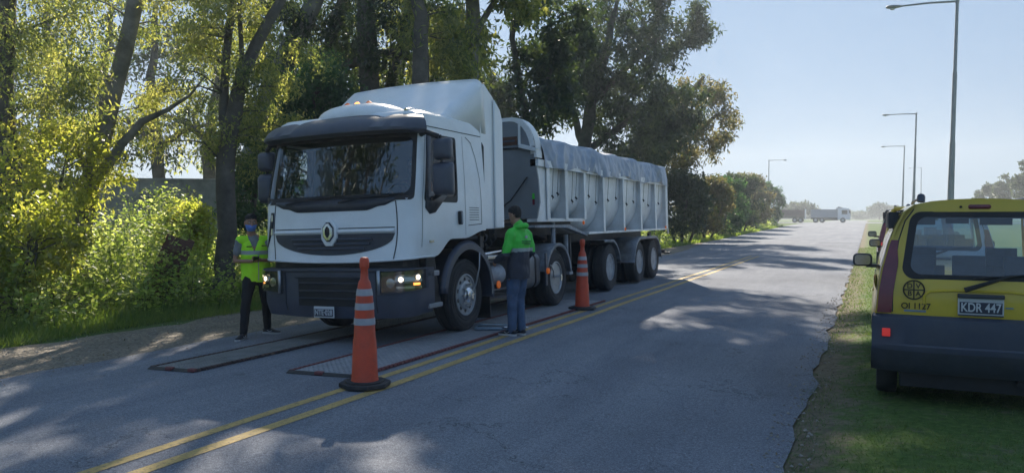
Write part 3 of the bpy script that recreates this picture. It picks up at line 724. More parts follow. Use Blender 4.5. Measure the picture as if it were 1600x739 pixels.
# hoses between cab and trailer
for k, x in enumerate((.15, .3, .45, .62)):
    b = MB(); pts = []
    for i in range(60):
        f_ = i / 59; r_ = .045; pts.append((x + r_ * math.cos(f_ * 60), lerp(.75, 2.3, f_), 1.35 - .28 * math.sin(math.pi * f_) + r_ * math.sin(f_ * 60)))
    b.tube(pts, .010, 5); b.build('air_hose', ['black', 'rust', 'plastic2', 'black'][k], truck)
b = MB(); b.tube([(.9, .82, .95), (.9, .82, 1.6)], .018, 8); b.tube([(1.0, 1.05, .9), (1.0, 1.05, 1.75)], .012, 8); b.tube([(.75, .95, .9), (.78, .9, 2.2)], .05, 12); b.bx(.2, 1.1, .78, .88, 1.0, 1.35); b.build('rear_pipes', 'chassis', truck)
# wheels
for s in (-1, 1):
    fwh = wheel(truck, s * 1.055, .12, s, 'front')
    dwh = wheel(truck, s * 1.055, 3.65, s, 'drive')
    # tyre pressure hose
    for yy, zt in ((.12, 1.14), (3.65, 1.02)):
        b = MB(); 
        if yy < 1: b.tube([(s * 1.27, .42, 1.12), (s * 1.32, .30, .9), (s * 1.31, .20, .66), (s * 1.27, .14, .54)], .012, 6)
        else: b.tube([(s * 1.30, 3.12, .78), (s * 1.29, 3.28, .66), (s * 1.20, 3.5, .55), (s * 1.16, 3.62, .54)], .013, 6)
        b.build('tyre_pressure_hose', 'alu', truck)
        b = MB(); b.tube([(s * 1.16, yy + .03, .54), (s * 1.29, yy + .03, .55)], .022, 8); b.box((s * 1.27, yy + .03, .52), (.03, .05, .12)); b.build('rotary_joint', 'chrome', truck)
    # rear fender
    b = MB(); angs = lin(R(8), R(165), 20)
    o0 = [(s * 1.26, 3.65 + .66 * math.cos(a), .50 + .66 * math.sin(a)) for a in angs]; o1 = [(s * 1.26, 3.65 + .60 * math.cos(a), .50 + .60 * math.sin(a)) for a in angs]; i0 = [(s * .62, p_[1], p_[2]) for p_ in o0]
    b.loft([o1, o0, i0], False); b.build('rear_mudguard', 'rim2', truck, smooth=35, solid=.012)
    b = MB(); b.bx(s * 1.24, s * 1.265, 2.98, 3.05, .42, 1.0); b.build('mudguard_stay', 'plastic2', truck)
    b = MB(); b.lathe([(.055, 0), (.05, .03), (.02, .04)], (s * 1.268, 3.04, .68), 'x', 14); b.build('side_lamp', 'orange_lamp', truck)
b = MB(); b.lathe([(.5, 0), (.5, .06), (.42, .09)], (0, 3.55, 1.0), 'z', 24); b.build('fifth_wheel', 'black', truck)

# ------------------------------------------------------------------ tipper trailer, origin below its front wall
trl = thing('tipper_trailer', 'grey and white ribbed tipper trailer covered with a grey tarpaulin, coupled behind the white cab', 'trailer', (TX, 12.42, TZ), (0, R(-1.6), 0))
LT = 9.48
def tub(y):
    """half profile of the half-pipe tub, (x, z) from rim to bottom"""
    zb = lerp(1.60, 1.30, sstep(2.3, 3.4, y)); pts = [(1.13, 2.56), (1.125, 2.3), (1.11, 2.05)]
    for k in range(1, 9):
        a = k / 8 * math.pi / 2; pts.append((1.11 - .62 * (1 - math.cos(a)), 2.05 - (2.05 - zb) * math.sin(a)))
    return pts
b = MB(); ll = []
for y in lin(.02, LT, 30):
    h_ = tub(y); l = [(x, y, z) for x, z in h_] + [(-x, y, z) for x, z in h_[::-1]]; ll.append(l)
b.loft(ll, False, False, False); b.add(ll[-1], [tuple(range(len(ll[-1])))]); tubo = b.build('tub', 'white_trailer', trl, smooth=35)
# front headboard with rounded shoulders
hb = [(-1.20, 2.75)]
for k in range(0, 8): a = k / 7 * math.pi / 2; hb.append((-.78 - .42 * math.cos(a), 2.78 + .64 * math.sin(a)))
hb += [(-x, z) for x, z in hb[::-1]]
low = [(1.20, 2.55), (1.24, 2.3), (1.26, 1.9), (1.20, 1.62), (-1.20, 1.62), (-1.26, 1.9), (-1.24, 2.3), (-1.20, 2.55)]
b = MB(); b.prism(hb + low, 'y', .0, .05); head = b.build('headboard', 'grey_panel', trl)
b = MB(); arcp = hb
L0 = [(x, -.012, z) for x, z in arcp]; L1 = [(x, .30, z) for x, z in arcp]
ins = [(x * .93, 2.75 + (z - 2.75) * .90) for x, z in arcp]
b.loft([[(x, -.012, z) for x, z in ins], L0, L1, [(x, .30, z) for x, z in ins]], False); b.build('headboard_rim', 'white_trailer', trl, smooth=35)
for s in (-1, 1): b = MB(); b.bx(s * .895, s * .93, -.035, 0, 2.92, 3.36); b.build('headboard_strut', 'white_trailer', trl)
for s in (-1, 1):
    b = MB(); b.box((s * 1.09, -.05, 2.86), (.34, .09, .07), Matrix.Rotation(R(16 * s), 3, 'Y')); b.box((s * 1.23, .05, 2.74), (.05, .25, .12)); b.build('tarp_roller_arm', 'white_trailer', trl, bevel=.006)
b = MB(); b.bx(-.62, .86, -.012, 0, 2.93, 3.08); pl_ = b.build('name_board', 'rust', trl)
b = MB(); b.bx(-.58, .82, -.018, -.012, 2.99, 3.02); b.build('board_lettering', 'plastic2', pl_)
b = MB(); b.bx(-1.2, 1.2, -.03, 0, 2.86, 2.885); b.tube([(1.05, -.03, 2.35), (.72, -.035, 1.95), (.58, -.035, 1.86)], .012, 6); b.lathe([(.03, 0), (.03, .03)], (.58, -.05, 1.86), 'y', 10); b.build('roller_crank', 'black', trl)
b = MB(); b.bx(1.13, 1.17, -.012, 0, 1.86, 2.06); rr_ = b.build('reflector_tape', 'redlens', trl); b = MB(); b.bx(1.13, 1.17, -.013, -.002, 1.96, 2.06); b.build('tape_green', 'hivis_green', rr_)
# ribs: T section fins
ribs = [(.50, 1.60), (1.42, 1.60), (2.48, 1.60), (3.72, 1.33), (5.22, 1.33), (6.74, 1.33), (8.20, 1.33), (9.40, 1.33)]
for (y, zb) in ribs:
    for s in (-1, 1):
        h_ = [q for q in tub(y) if q[1] >= zb - .05]
        b = MB(); zs = [q[1] for q in h_]; poly = [(s * q[0], q[1]) for q in h_] + [(s * (h_[-1][0]), zb)] + [(s * 1.20, zb), (s * 1.225, 1.9), (s * 1.225, 2.56)]
        b.prism(poly, 'y', y - .012, y + .012)
        b.prism([(1.9 * 0 + s * 1.215, zb), (s * 1.235, zb), (s * 1.235, 2.58), (s * 1.215, 2.58)], 'y', y - .065, y + .065)
        b.build('rib', 'white_trailer', trl, smooth=20)
b = MB()
for s in (-1, 1):
    b.bx(s * 1.10, s * 1.25, .0, LT, 2.54, 2.66); b.bx(s * 1.0, s * 1.20, .02, 2.55, 1.56, 1.62)
    b.prism([(.052, 1.62), (.49, 1.62), (.49, 2.54), (.052, 2.54)], 'x', s * 1.13, s * 1.20)
    b.bx(s * .95, s * 1.22, 2.7, LT, 1.29, 1.335)
b.build('side_rail', 'white_trailer', trl, smooth=20)
b = MB(); b.bx(-1.24, 1.24, LT - .02, LT + .06, 1.30, 2.62); b.tube([(1.22, LT + .05, 1.32), (1.22, LT + .12, 1.18)], .03, 6); b.build('tailgate', 'white_trailer', trl, bevel=.01)
# tarpaulin
rn = random.Random(3)
wr = [(rn.uniform(0, LT), rn.uniform(.03, .12), rn.uniform(-1.3, 1.3), rn.uniform(.010, .032)) for _ in range(95)]
def tarp(v, y):
    """v -1..1 across; |v|>.72 hangs down"""
    s = 1 if v > 0 else -1; a = abs(v)
    bow = .028 * math.cos(y / LT * 2 * math.pi * 6)        # hoops
    if a < .74:
        x = s * 1.17 * a / .74; z = 3.06 + .15 * math.cos(a / .74 * math.pi / 2) + bow * 1.1 + .008 * math.sin(y * 1.9 + s) + .007 * math.sin(y * 4.3)
        n = (0, 1)
    else:
        t_ = (a - .74) / .26; hang = .50 + .035 * math.sin(y * 2.1) + .02 * math.sin(y * 5.7)
        x = s * (1.17 + .075 * math.sin(t_ * math.pi * .5)); z = 3.06 + bow * (1 - t_) - hang * t_
        n = (s, 0)
    w_ = 0
    for (cy_, wd, sl_, am) in wr:
        dd = (y - cy_ - sl_ * (z - 2.8) * 1.0) / wd; w_ += am * math.exp(-dd * dd) * (1 if (cy_ * 10) % 2 > 1 else -.7)
    w_ += .012 * math.sin(y * 9 + z * 7) + .006 * math.sin(y * 23 - z * 15)
    w_ *= .9
    return (x + n[0] * (w_ + .02), y, z + n[1] * w_ * .28)
b = MB(); b.grid(tarp, lin(-1, 1, 81), lin(.28, LT + .03, 240)); b.build('tarpaulin', 'tarp', trl, smooth=80)
for s in (-1, 1):
    for i, y in enumerate([.82, 1.08, 1.85, 2.08, 2.85, 3.30, 4.15, 4.75, 5.6, 6.2, 7.15, 7.6, 8.7]):
        zz = 2.05 + .07 * math.sin(i * 2.1); b = MB(); b.tube([(s * 1.21, y, 2.58), (s * 1.165, y + .02, zz)], .0045, 5)
        b.tube([(s * 1.17, y - .01, zz - .01), (s * 1.19, y + .03, zz - .05)], [.022, .012], 6)
        b.tube([(s * 1.165, y + .03, zz - .04), (s * 1.15, y + .08, zz - .08)], .006, 5); b.build('tarp_cord', 'black', trl)
# chassis, axles, landing legs
b = MB()
for s in (-1, 1):
    b.prism([(-.3, 1.30), (1.6, 1.30), (2.5, 1.10), (9.2, 1.08), (9.2, 1.28), (2.6, 1.30), (1.7, 1.56), (-.3, 1.56)], 'x', s * .40, s * .52)
    b.bx(s * .46, s * 1.02, 2.1, 2.16, .6, 1.3)
for y in (2.9, 5.4, 7.3, 9.0): b.bx(-.5, .5, y, y + .1, 1.1, 1.25)
for y in (4.18, 6.60, 8.02): b.tube([(-.9, y, .52), (.9, y, .52)], .075, 10); b.bx(-.6, .6, y - .3, y + .3, .62, 1.1)
b.bx(-1.0, 1.0, -.3, 2.2, 1.50, 1.56)
b.build('chassis_frame', 'chassis', trl)
b = MB(); b.tube([(1.08, 1.05, 1.58), (1.08, 1.05, 1.05)], .045, 8); b.tube([(1.08, 1.0, 1.2), (1.1, 1.12, 1.0)], .02, 6); b.build('gear_crank', 'rim2', trl)
for s in (-1, 1): b = MB(); b.tube([(s * .95, 2.05, 1.3), (s * .95, 2.05, .55)], .05, 8); b.bx(s * .85, s * 1.05, 1.95, 2.15, .50, .56); b.build('landing_leg', 'rim2', trl)
for s in (-1, 1): b = MB(); b.prism([(.0, 1.50), (1.7, 1.50), (2.8, 1.29), (2.8, 1.25), (1.6, 1.44), (.0, 1.46)], 'x', s * 1.03, s * 1.16); b.build('gooseneck_skirt', 'rim2', trl)
for s in (-1, 1):
    for y in (4.18, 6.60, 8.02): wheel(trl, s * 1.055, y, s, 'trailer')
    for ya, yb_, a0, a1 in ((4.18, 4.18, 30, 100), (6.60, 8.02, 10, 170)):
        pts = []
        if ya == yb_: pts = [(ya + .62 * math.cos(R(a)), .50 + .64 * math.sin(R(a))) for a in lin(10, 95, 12)] + [(ya - .55, 1.15)]
        else: pts = [(yb_ + .62 * math.cos(R(a)), .50 + .64 * math.sin(R(a))) for a in lin(5, 90, 10)] + [(ya + .62 * math.cos(R(a)), .50 + .64 * math.sin(R(a))) for a in lin(90, 178, 10)]
        b = MB(); b.loft([[(s * 1.25, y, z - .06) for y, z in pts], [(s * 1.25, y, z) for y, z in pts], [(s * .62, y, z) for y, z in pts]], False); b.build('mudguard', 'rim2', trl, smooth=35, solid=.012)
for i, y in enumerate((2.32, 5.24, 9.25)):
    b = MB(); b.lathe([(.04, 0), (.035, .025), (.01, .03)], (1.23, y, 1.36 if i else 1.53), 'x', 12); b.build('side_lamp', 'orange_lamp', trl)
b = MB(); b.bx(-1.15, 1.15, LT - .1, LT - .02, .62, .72); b.tube([(1.1, LT + .05, .62), (1.27, LT + .05, .62)], .03, 8); b.bx(.7, .76, LT - .25, LT - .05, .7, 1.2); b.bx(-.76, -.7, LT - .25, LT - .05, .7, 1.2); b.build('under_run_bar', 'chassis', trl)

# ------------------------------------------------------------------ vans on the verge
def estate_van(name, label, loc, mat, rotz=0, sc_=1.0, marks=True, group=None):
    v = thing(name, label, 'van', loc, (0, 0, rotz), group)
    HX = .80; L = 3.95
    # half outline at the rear: x as function of z (tumblehome), roof arch
    def outline(k, W, zt):
        """closed outline (x,z), k points from bottom centre-left around"""
        return None
    side = [(.76, .30), (.79, .45), (.805, .62), (.80, .80), (.785, 1.0), (.755, 1.2), (.70, 1.42), (.645, 1.58), (.585, 1.70), (.50, 1.765), (.36, 1.795), (.18, 1.81), (0, 1.815)]
    full = [(-x, z) for x, z in side] + [(x, z) for x, z in side[-2::-1]]
    def ry(x, z): return .05 * (abs(x) / .8) ** 3 + .17 * sstep(.85, 1.8, z) ** 1.3 - .01     # rear face leans forward
    sh = MB()
    def sec(y, f, zc=None, yfun=True):
        return [(x * f, (y + (ry(x, z) if yfun else 0)), z) for x, z in full]
    roofs = [(0, 1.0), (.06, 1.012), (.5, 1.03), (1.2, 1.04), (1.9, 1.04), (2.2, 1.03)]
    # side shell with window apertures: lower body (z<.98) & roof (z>1.62) as lofts, pillars
    def loftrange(i0, i1, ys_):
        for s in (-1, 1):
            lo = []
            for y, f in ys_: lo.append([(s * x * f, y + ry(x, z) * (1 - sstep(0, .6, y)), z) for x, z in side[i0:i1]])
            sh.loft(lo, False)
    loftrange(0, 5, roofs + [(2.9, 1.03), (3.35, 1.0)]); loftrange(8, 13, roofs)
    for ya, yb_ in ((0, .22), (.95, 1.06), (1.75, 1.85)):
        loftrange(4, 9, [(ya, lerp(1, 1.03, sstep(0, .5, ya))), (yb_, lerp(1, 1.03, sstep(0, .5, yb_)))])
    # rear panel: ring between outline and window
    win = []; wz0, wz1, wx = 1.115, 1.70, .585
    def rearp(x, z, off=0): return (x, ry(x, z) - off, z)
    outer = [(x, z) for x, z in full if z >= .80]
    cxx, czz = 0, 1.40
    wl = rrect(-wx, wx, wz0, wz1, .10, 6)
    wl = [(x * (1 - .10 * sstep(1.2, 1.7, z)), z + .0) for x, z in wl]
    def ray_loop(loop, ang):
        dx, dz = math.cos(ang), math.sin(ang); best = None
        for i in range(len(loop)):
            (x0, z0), (x1, z1) = loop[i], loop[(i + 1) % len(loop)]
            ex, ez = x1 - x0, z1 - z0; den = dx * ez - dz * ex
            if abs(den) < 1e-9: continue
            t_ = ((x0 - cxx) * ez - (z0 - czz) * ex) / den; s_ = ((x0 - cxx) * dz - (z0 - czz) * dx) / den
            if t_ > 0 and -1e-6 <= s_ <= 1 + 1e-6 and (best is None or t_ > best): best = t_
        return (cxx + dx * best, czz + dz * best)
    angs = [2 * math.pi * k / 96 for k in range(96)]
    angs = sorted(set(angs + [math.atan2(z - czz, x - cxx) % (2 * math.pi) for x, z in outer] + [math.atan2(z - czz, x - cxx) % (2 * math.pi) for x, z in wl]))
    O = [ray_loop(outer, a) for a in angs]; I = [ray_loop(wl, a) for a in angs]
    loops = []
    for k in range(7):
        f_ = k / 6; loops.append([rearp(lerp(o[0], i[0], f_), lerp(o[1], i[1], f_)) for o, i in zip(O, I)])
    sh.loft(loops, True)
    # front: bonnet, nose
    sh.loft([[(x, y, z) for x in lin(-.80, .80, 9)] for y, z in ((2.35, 1.06), (2.9, .98), (3.5, .80), (3.75, .60), (3.8, .35))], False)
    sh.loft([[(x, y, z) for x in (-.80, .80)] for y, z in ((2.2, 1.0), (2.35, 1.06))], False)
    body = sh.build('body', mat, v, smooth=35)
    # rear glass ring (dark edge) and glass
    inn = [(x * .90, czz + (z - czz) * .86) for x, z in wl]; 
    b = MB(); b.loft([[rearp(x * 1.01, czz + (z - czz) * 1.01, .004) for x, z in wl], [rearp(x, z, .004) for x, z in inn]], True); b.build('window_seal', 'black', v)
    b = MB(); b.add([rearp(x, z, -.004) for x, z in wl], [tuple(range(len(wl)))]); b.build('rear_window', 'vanglass', v)
    for s in (-1, 1):
        for ya, yb_ in ((.22, .95), (1.06, 1.75), (1.85, 2.2)):
            b = MB(); b.loft([[(s * (x * 1.025 - .008), y, z) for x, z in side[4:9]] for y in (ya, yb_)], False); b.build('side_window', 'vanglass', v)
    b = MB(); b.loft([[(-.60, 2.2, 1.72), (.60, 2.2, 1.72)], [(-.74, 2.85, 1.02), (.74, 2.85, 1.02)]], False); b.build('windscreen', 'vanglass', v)
    b = MB()
    for s in (-1, 1): b.tube([(s * .62, 2.18, 1.73), (s * .76, 2.9, 1.0)], .03, 6)
    b.tube([(-.62, 2.18, 1.745), (.62, 2.18, 1.745)], .03, 6); b.build('windscreen_frame', mat, v)
    # interior
    b = MB(); b.bx(-.74, .74, .1, 3.2, .35, .40); b.bx(-.74, .74, 2.35, 2.8, .4, 1.03); b.bx(-.76, -.70, .2, 2.3, .4, .98); b.bx(.70, .76, .2, 2.3, .4, .98); b.bx(-.60, .60, .34, 2.1, 1.665, 1.72); b.bx(-.57, .57, .26, .36, 1.64, 1.70); b.bx(-.70, -.62, .3, 2.2, 1.55, 1.70); b.bx(.62, .70, .3, 2.2, 1.55, 1.70)
    for s in (-1, 1):
        for ya, yb_ in ((.12, .26), (.93, 1.08), (1.72, 1.87)): b.loft([[(s * x * .965, y, z) for x, z in side[3:10]] for y in (ya, yb_)], False)
    b.build('interior', 'interior', v)
    for yy, xs_, zt in ((.98, (-.42, 0, .42), 1.0), (1.75, (-.36, .36), 1.05)):
        for x in xs_:
            b = MB(); b.box((x, yy, zt - .22), (.44, .14, .62), Matrix.Rotation(R(-10), 3, 'X')); b.box((x, yy - .05, zt + .19), (.27, .09, .19), Matrix.Rotation(R(-6), 3, 'X')); b.tube([(x - .06, yy - .03, zt + .05), (x - .06, yy - .05, zt + .16)], .008, 5); b.tube([(x + .06, yy - .03, zt + .05), (x + .06, yy - .05, zt + .16)], .008, 5)
            b.build('seat', 'seat', v, bevel=.035)
    b = MB(); b.box((.0, 2.12, 1.62), (.22, .03, .07)); b.build('interior_mirror', 'black', v)
    b = MB(); b.box((-.36, 2.10, 1.63), (.3, .02, .12)); b.box((.36, 2.10, 1.63), (.3, .02, .12)); b.build('sun_visors', 'interior', v)
    # bumper
    b = MB(); bl = []
    for x in lin(-.83, .83, 25):
        cv = .10 * (abs(x) / .83) ** 5
        bl.append([(x * (1 if z < .8 else .985), -.085 * dd + cv + (0 if abs(x) < .82 else .35 * 0), z) for z, dd in ((.30, .2), (.36, .75), (.50, 1.0), (.535, 1.02), (.55, .92), (.70, .95), (.775, .80), (.80, .2))])
    b.loft(bl, False)
    for s in (-1, 1): b.loft([[(s * .83, y, z) for z in (.30, .36, .50, .535, .55, .70, .775, .80)] for y in (.02, .30)], False)
    bp = b.build('bumper', 'vanbumper' if marks else mat, v, smooth=30)
    b = MB(); b.loft([[(x * 1.004, -.085 * dd + .10 * (abs(x) / .83) ** 5 - .005, z) for z, dd in ((.295, .2), (.36, .75), (.49, .99))] for x in lin(-.83, .83, 25)], False)
    for s in (-1, 1): b.loft([[(s * .835, y, z) for z in (.295, .36, .49)] for y in (.013, .30)], False)
    b.build('bumper_valance_shade', 'plastic', bp, smooth=30)  # darker overlay: lower valance and the shade under the bumper in one colour
    b = MB(); b.bx(-.60, .60, .06, .3, .16, .34); b.bx(-.60, .60, .3, 3.2, .20, .27); b.tube([(.3, .0, .26), (.3, .3, .28)], .028, 8); b.build('underbody', 'black', v)
    b = MB(); b.bx(-.62, .62, .3, 3.2, .26, .36); b.build('floor_pan', 'black', v)
    for s in (-1, 1):
        b = MB(); b.box((s * .715, -.066, .645), (.066, .012, .072)); b.build('reflector', 'reflex', bp, bevel=.01)
        # tail lamp: tall wrap-round
        b = MB(); zz = lin(.81, 1.45, 12)
        def lampx(z, o): xx = np.interp(z, [q[1] for q in side[3:8]], [q[0] for q in side[3:8]]); return xx
        l0 = [rearp(s * (lampx(z, 0) - .125 + .055 * sstep(1.2, 1.45, z)), z, .010) for z in zz]
        l1 = [rearp(s * (lampx(z, 0) - .012), z, .022) for z in zz]
        l2 = [(s * (lampx(z, 0) * 1.012), ry(.8, z) + .10, z) for z in zz]
        b.loft([l0, l1, l2], False); tl = b.build('tail_lamp', 'redlens', v, smooth=50)
        b = MB(); b.loft([[rearp(s * (lampx(z, 0) - .085), z, .020) for z in lin(.93, 1.0, 3)], [rearp(s * (lampx(z, 0) - .03), z, .026) for z in lin(.93, 1.0, 3)]], False); b.build('reversing_lens', 'redlens' if marks else 'reflex', tl)
        # wheels
        for y in (.58, 3.05):
            tb = MB(); tb.lathe([(.19, -.075), (.21, -.088), (.29, -.085), (.305, -.065), (.308, 0), (.305, .065), (.29, .085), (.21, .088), (.19, .075)], (s * .70, y, .305), 'x', 36, close=True); wh = tb.build('wheel', 'rubber', v)
            rb = MB(); rb.lathe([(.20, s * .07), (.18, s * .075), (.165, s * .03), (.06, s * .05), (.001, s * .05)], (s * .70, y, .305), 'x', 24); rb.build('rim', 'rim', wh)
        # roof rails
        b = MB(); b.tube([(s * .44, .26, 1.79), (s * .44, .27, 1.835), (s * .44, .36, 1.84), (s * .44, .44, 1.825), (s * .44, 1.9, 1.822), (s * .44, 2.05, 1.80)], [.032, .034, .030, .014, .014, .014], 8); b.build('roof_rail', 'plastic2', v)
        # door mirror
        b = MB(); ol = []
        for yy, f_ in ((2.66, .5), (2.62, .85), (2.54, 1), (2.49, 1), (2.485, .95)):
            ol.append([(s * .94 + a * f_, yy, 1.15 + bb * f_) for a, bb in rrect(-.105, .105, -.075, .075, .05, 4)])
        b.loft(ol, True, True, True); b.box((s * .83, 2.52, 1.08), (.14, .05, .04)); mi = b.build('door_mirror', 'plastic', v, smooth=50)
        b = MB(); b.add([(s * .94 + a, 2.482, 1.15 + bb) for a, bb in rrect(-.085, .085, -.058, .058, .035, 4)], [tuple(range(20))]); b.build('mirror_glass', 'mirror', mi)
        # door handle, side rub strip
        b = MB(); b.box((s * .815, 1.0, .93), (.03, .16, .03)); b.build('door_handle', mat, v, bevel=.008)
        b = MB(); b.bx(s * .815, s * .835, .9, 2.6, .55, .66); b.build('rub_strip', 'vanbumper', v, bevel=.005)
        b = MB(); b.loft([[(s * x * 1.032 + s * .002, y, z) for x, z in side[1:5]] for y in (.90, .912)], False); b.build('door_gap', 'seam', v)
    # high brake light, wiper
    b = MB(); b.add([rearp(x, z, .012) for x, z in rrect(-.085, .085, 1.725, 1.762, .017, 4)], [tuple(range(20))]); b.build('high_brake_light', 'redlens', v, solid=.012)
    b = MB(); b.lathe([(.011, 0), (.011, .01)], (-.14, ry(.1, 1.74) - .015, 1.743), 'y', 8); b.build('washer_jet', 'black', v)
    b = MB(); b.tube([rearp(-.12, 1.035, .04), rearp(.05, 1.10, .05), rearp(.22, 1.165, .04)], [.022, .016, .010], 6); b.tube([rearp(-.05, 1.13, .02), rearp(.44, 1.18, .02)], .010, 5); b.build('rear_wiper', 'black', v)
    # tailgate shut line
    sl = MB()
    for s in (-1, 1):
        pts = [(s * .665, .82), (s * .665, 1.0), (s * .655, 1.2), (s * .62, 1.45), (s * .57, 1.62), (s * .50, 1.725)]
        sl.tube([rearp(x, z, .001) for x, z in pts], .005, 4)
    sl.build('tailgate_gap', 'seam', v)
    # plate recess ridge and plate
    b = MB()
    b.tube([rearp(x, z, .006) for x, z in ((-.42, .90), (-.42, .97), (-.38, 1.01), (-.2, 1.025), (.2, 1.025), (.38, 1.01), (.42, .97), (.42, .90))], .011, 6); b.build('pressed_ridge', mat, v)
    b = MB(); b.box((0, -.03, .985), (.34, .05, .035)); b.build('plate_lamp_bar', 'plastic', v, bevel=.008)
    if marks:
        b = MB(); b.box((0, -.024, .895), (.335, .02, .155)); pl = b.build('number_plate', 'platewhite', v, bevel=.008)
        b = MB(); b.box((0, -.036, .888), (.31, .004, .095)); b.build('plate_field', 'platebg', pl)
        text('plate_lettering', 'KDR 447', .105, (0, -.040, .888), (R(90), 0, 0), 'platewhite', pl, sx=.74)
        b = MB(); b.bx(-.165, .165, -.036, -.032, .818, .830); b.build('plate_frame', 'plastic', pl)
        b = MB(); b.bx(.18, .235, -.020, -.014, .888, .900); b.build('sticker', 'scale_blue', v)
        # round emblem quartered with D V B A, fleet number
        ex, ez, er = -.50, 1.02, .087
        yy0 = ry(ex, ez) - .010; sl_ = math.atan((ry(ex, ez + .08) - ry(ex, ez - .08)) / .16); em = bpy.data.objects.new('round_emblem', None); 
        b = MB(); b.lathe([(er, -.002), (er, .004), (er - .012, .004), (er - .012, -.002)], (0, 0, 0), 'y', 40, close=True)
        b.bx(-er, er, -.0035, .003, -.005, .005); b.bx(-.005, .005, -.003, .0035, -er, er); bpy.data.objects.remove(em); em = b.build('round_emblem', 'decal', v, smooth=20); em.location = (ex, yy0, ez); em.rotation_euler = (-sl_, 0, 0)
        for ch, dx, dz in (('D', -.033, .032), ('V', .033, .032), ('B', -.033, -.034), ('A', .033, -.034)):
            text('emblem_lettering', ch, .060, (dx, -.004, dz), (R(90), 0, 0), 'decal', em)
        text('fleet_number', 'OI 1127', .072, (-.485, ry(-.50, .85) - .013, .878), (R(90), 0, 0), 'decal', v, sx=.95)
        b = MB(); b.add([rearp(x, z, .006) for x, z in ((-.575, .828), (-.405, .828), (-.405, .846), (-.575, .846))], [(0, 1, 2, 3)]); b.build('model_badge', 'scale_blue', v)
    v.scale = (sc_,) * 3
    return v
estate_van('parked_van', 'yellow van with a dark grey bumper and a round quartered emblem, parked on the grass', (.86, 7.55, -.01), 'yellow', R(-.3))
estate_van('parked_van', 'silver van with a red tail lamp, mostly hidden behind the yellow van', (1.02, 14.0, -.0), 'silver', R(-.6), 1.0, False)
estate_van('parked_van', 'dark vehicle furthest ahead in the row, only its mirror showing past the silver van', (1.03, 20.6, .0), 'darkcar', R(-.6), 1.04, False)
# ------------------------------------------------------------------ cones, mats, scale pad
def cone(loc, label, rz=0):
    c = thing('traffic_cone', label, 'traffic cone', loc, (0, 0, rz), 'orange cones on the centre line')
    b = MB(); b.lathe([(.136, .05), (.128, .08), (.112, .45), (.106, .47), (.093, .72), (.082, .86), (.060, 1.0), (.052, 1.02), (.040, 1.035), (.034, 1.13), (.043, 1.145), (.046, 1.16), (.046, 1.22), (.036, 1.245), (.001, 1.25)], (0, 0, 0), 'z', 28)
    b.build('cone_body', 'cone', c, smooth=35)
    for z0, z1 in ((.60, .665), (.745, .81), (.88, .945)):
        r = lambda z: np.interp(z, [.08, .45, .72, .86, 1.0], [.128, .112, .093, .082, .060]) + .004
        b = MB(); b.lathe([(r(z0), z0), (r(z1), z1)], (0, 0, 0), 'z', 28, close=True); b.build('reflective_collar', 'collar', c)
    b = MB(); oc = [(.245 * math.cos(R(22.5 + 45 * k)) * 1.02, .245 * math.sin(R(22.5 + 45 * k)) * 1.02) for k in range(8)]
    b.prism(oc, 'z', .004, .045); b.prism([(x * .78, y * .78) for x, y in oc], 'z', .045, .06); b.build('cone_base', 'cone_base', c, bevel=.008)
    return c
cone((-4.42, 6.12, zroad(-4.42, 6.12) + .012), 'tall orange cone with three grey collars on the yellow lines in front of the truck', .3)
cone((-4.62, 12.9, zroad(-4.62, 12.9) + .012), 'tall orange cone beside the rear wheels of the white tractor unit', .1)
def wmat(x0, x1, y0, y1, label, mat, tilt):
    o = thing('weighing_mat', label, 'weighing mat', (0, 0, 0), (0, 0, 0), 'mats the truck has driven onto')
    zz = lambda x, y: zroad(x, y) + .012
    b = MB(); nx = 22; ny = int((y1 - y0) / .06)
    b.grid(lambda x, k: (x + tilt * (k / 100), k / 100, zz(x, k / 100) + .022), lin(x0 + .04, x1 - .04, 3), [100 * y for y in lin(y0, y1, 30)]); b.build('mat_surface', mat, o, smooth=0)
    # small raised studs in rows
    s = MB()
    y = y0 + .05
    while y < min(y1, 11.5):
        for i in range(12):
            x = lerp(x0 + .08, x1 - .08, i / 11) + tilt * y; z = zz(x, y) + .0225; s.add([(x - .012, y - .01, z), (x + .012, y - .01, z), (x + .012, y + .01, z), (x - .012, y + .01, z), (x - .008, y - .006, z + .007), (x + .008, y - .006, z + .007), (x + .008, y + .006, z + .007), (x - .008, y + .006, z + .007)], [(4, 5, 6, 7), (0, 1, 5, 4), (1, 2, 6, 5), (2, 3, 7, 6), (3, 0, 4, 7)])
        y += .075
    s.build('tread_studs', mat, o, smooth=0)
    for xe in (x0, x1):
        e = MB(); y = y0
        while y < y1:
            x = xe + tilt * y; z = zz(x, y); e.bx(x - .02, x + .02, y, y + .055, z + .001, z + .028); y += .075
        e.grid(lambda q, y: (xe + q + tilt * y, y, zz(xe + q, y) + .016), [-.016, .016], lin(y0, y1, 20)); e.build('edge_strip', 'mat_edge' if mat == 'mat_top' else 'mat_edge2', o, smooth=0)
    e = MB(); e.add([(x0 - .02 + tilt * y0, y0 - .05, zz(x0, y0)), (x1 + .02 + tilt * y0, y0 - .05, zz(x1, y0)), (x1 + .02 + tilt * y0, y0, zz(x1, y0) + .026), (x0 - .02 + tilt * y0, y0, zz(x0, y0) + .026)], [(0, 1, 2, 3)]); e.build('end_ramp', 'black', o, smooth=0)
    for xe in (lerp(x0, x1, .45), x1 - .03):
        e = MB(); e.box((xe + tilt * y0, y0 - .02, zz(xe, y0) + .02), (.09, .06, .035)); e.build('end_clip', 'mat_edge', o, bevel=.005)
M['mat_dirty'] = pm('dusty_mat', (.20, .20, .195), .85, 0, .25, 5, dirt=(.2, .18, .15), dirt_amt=.6)
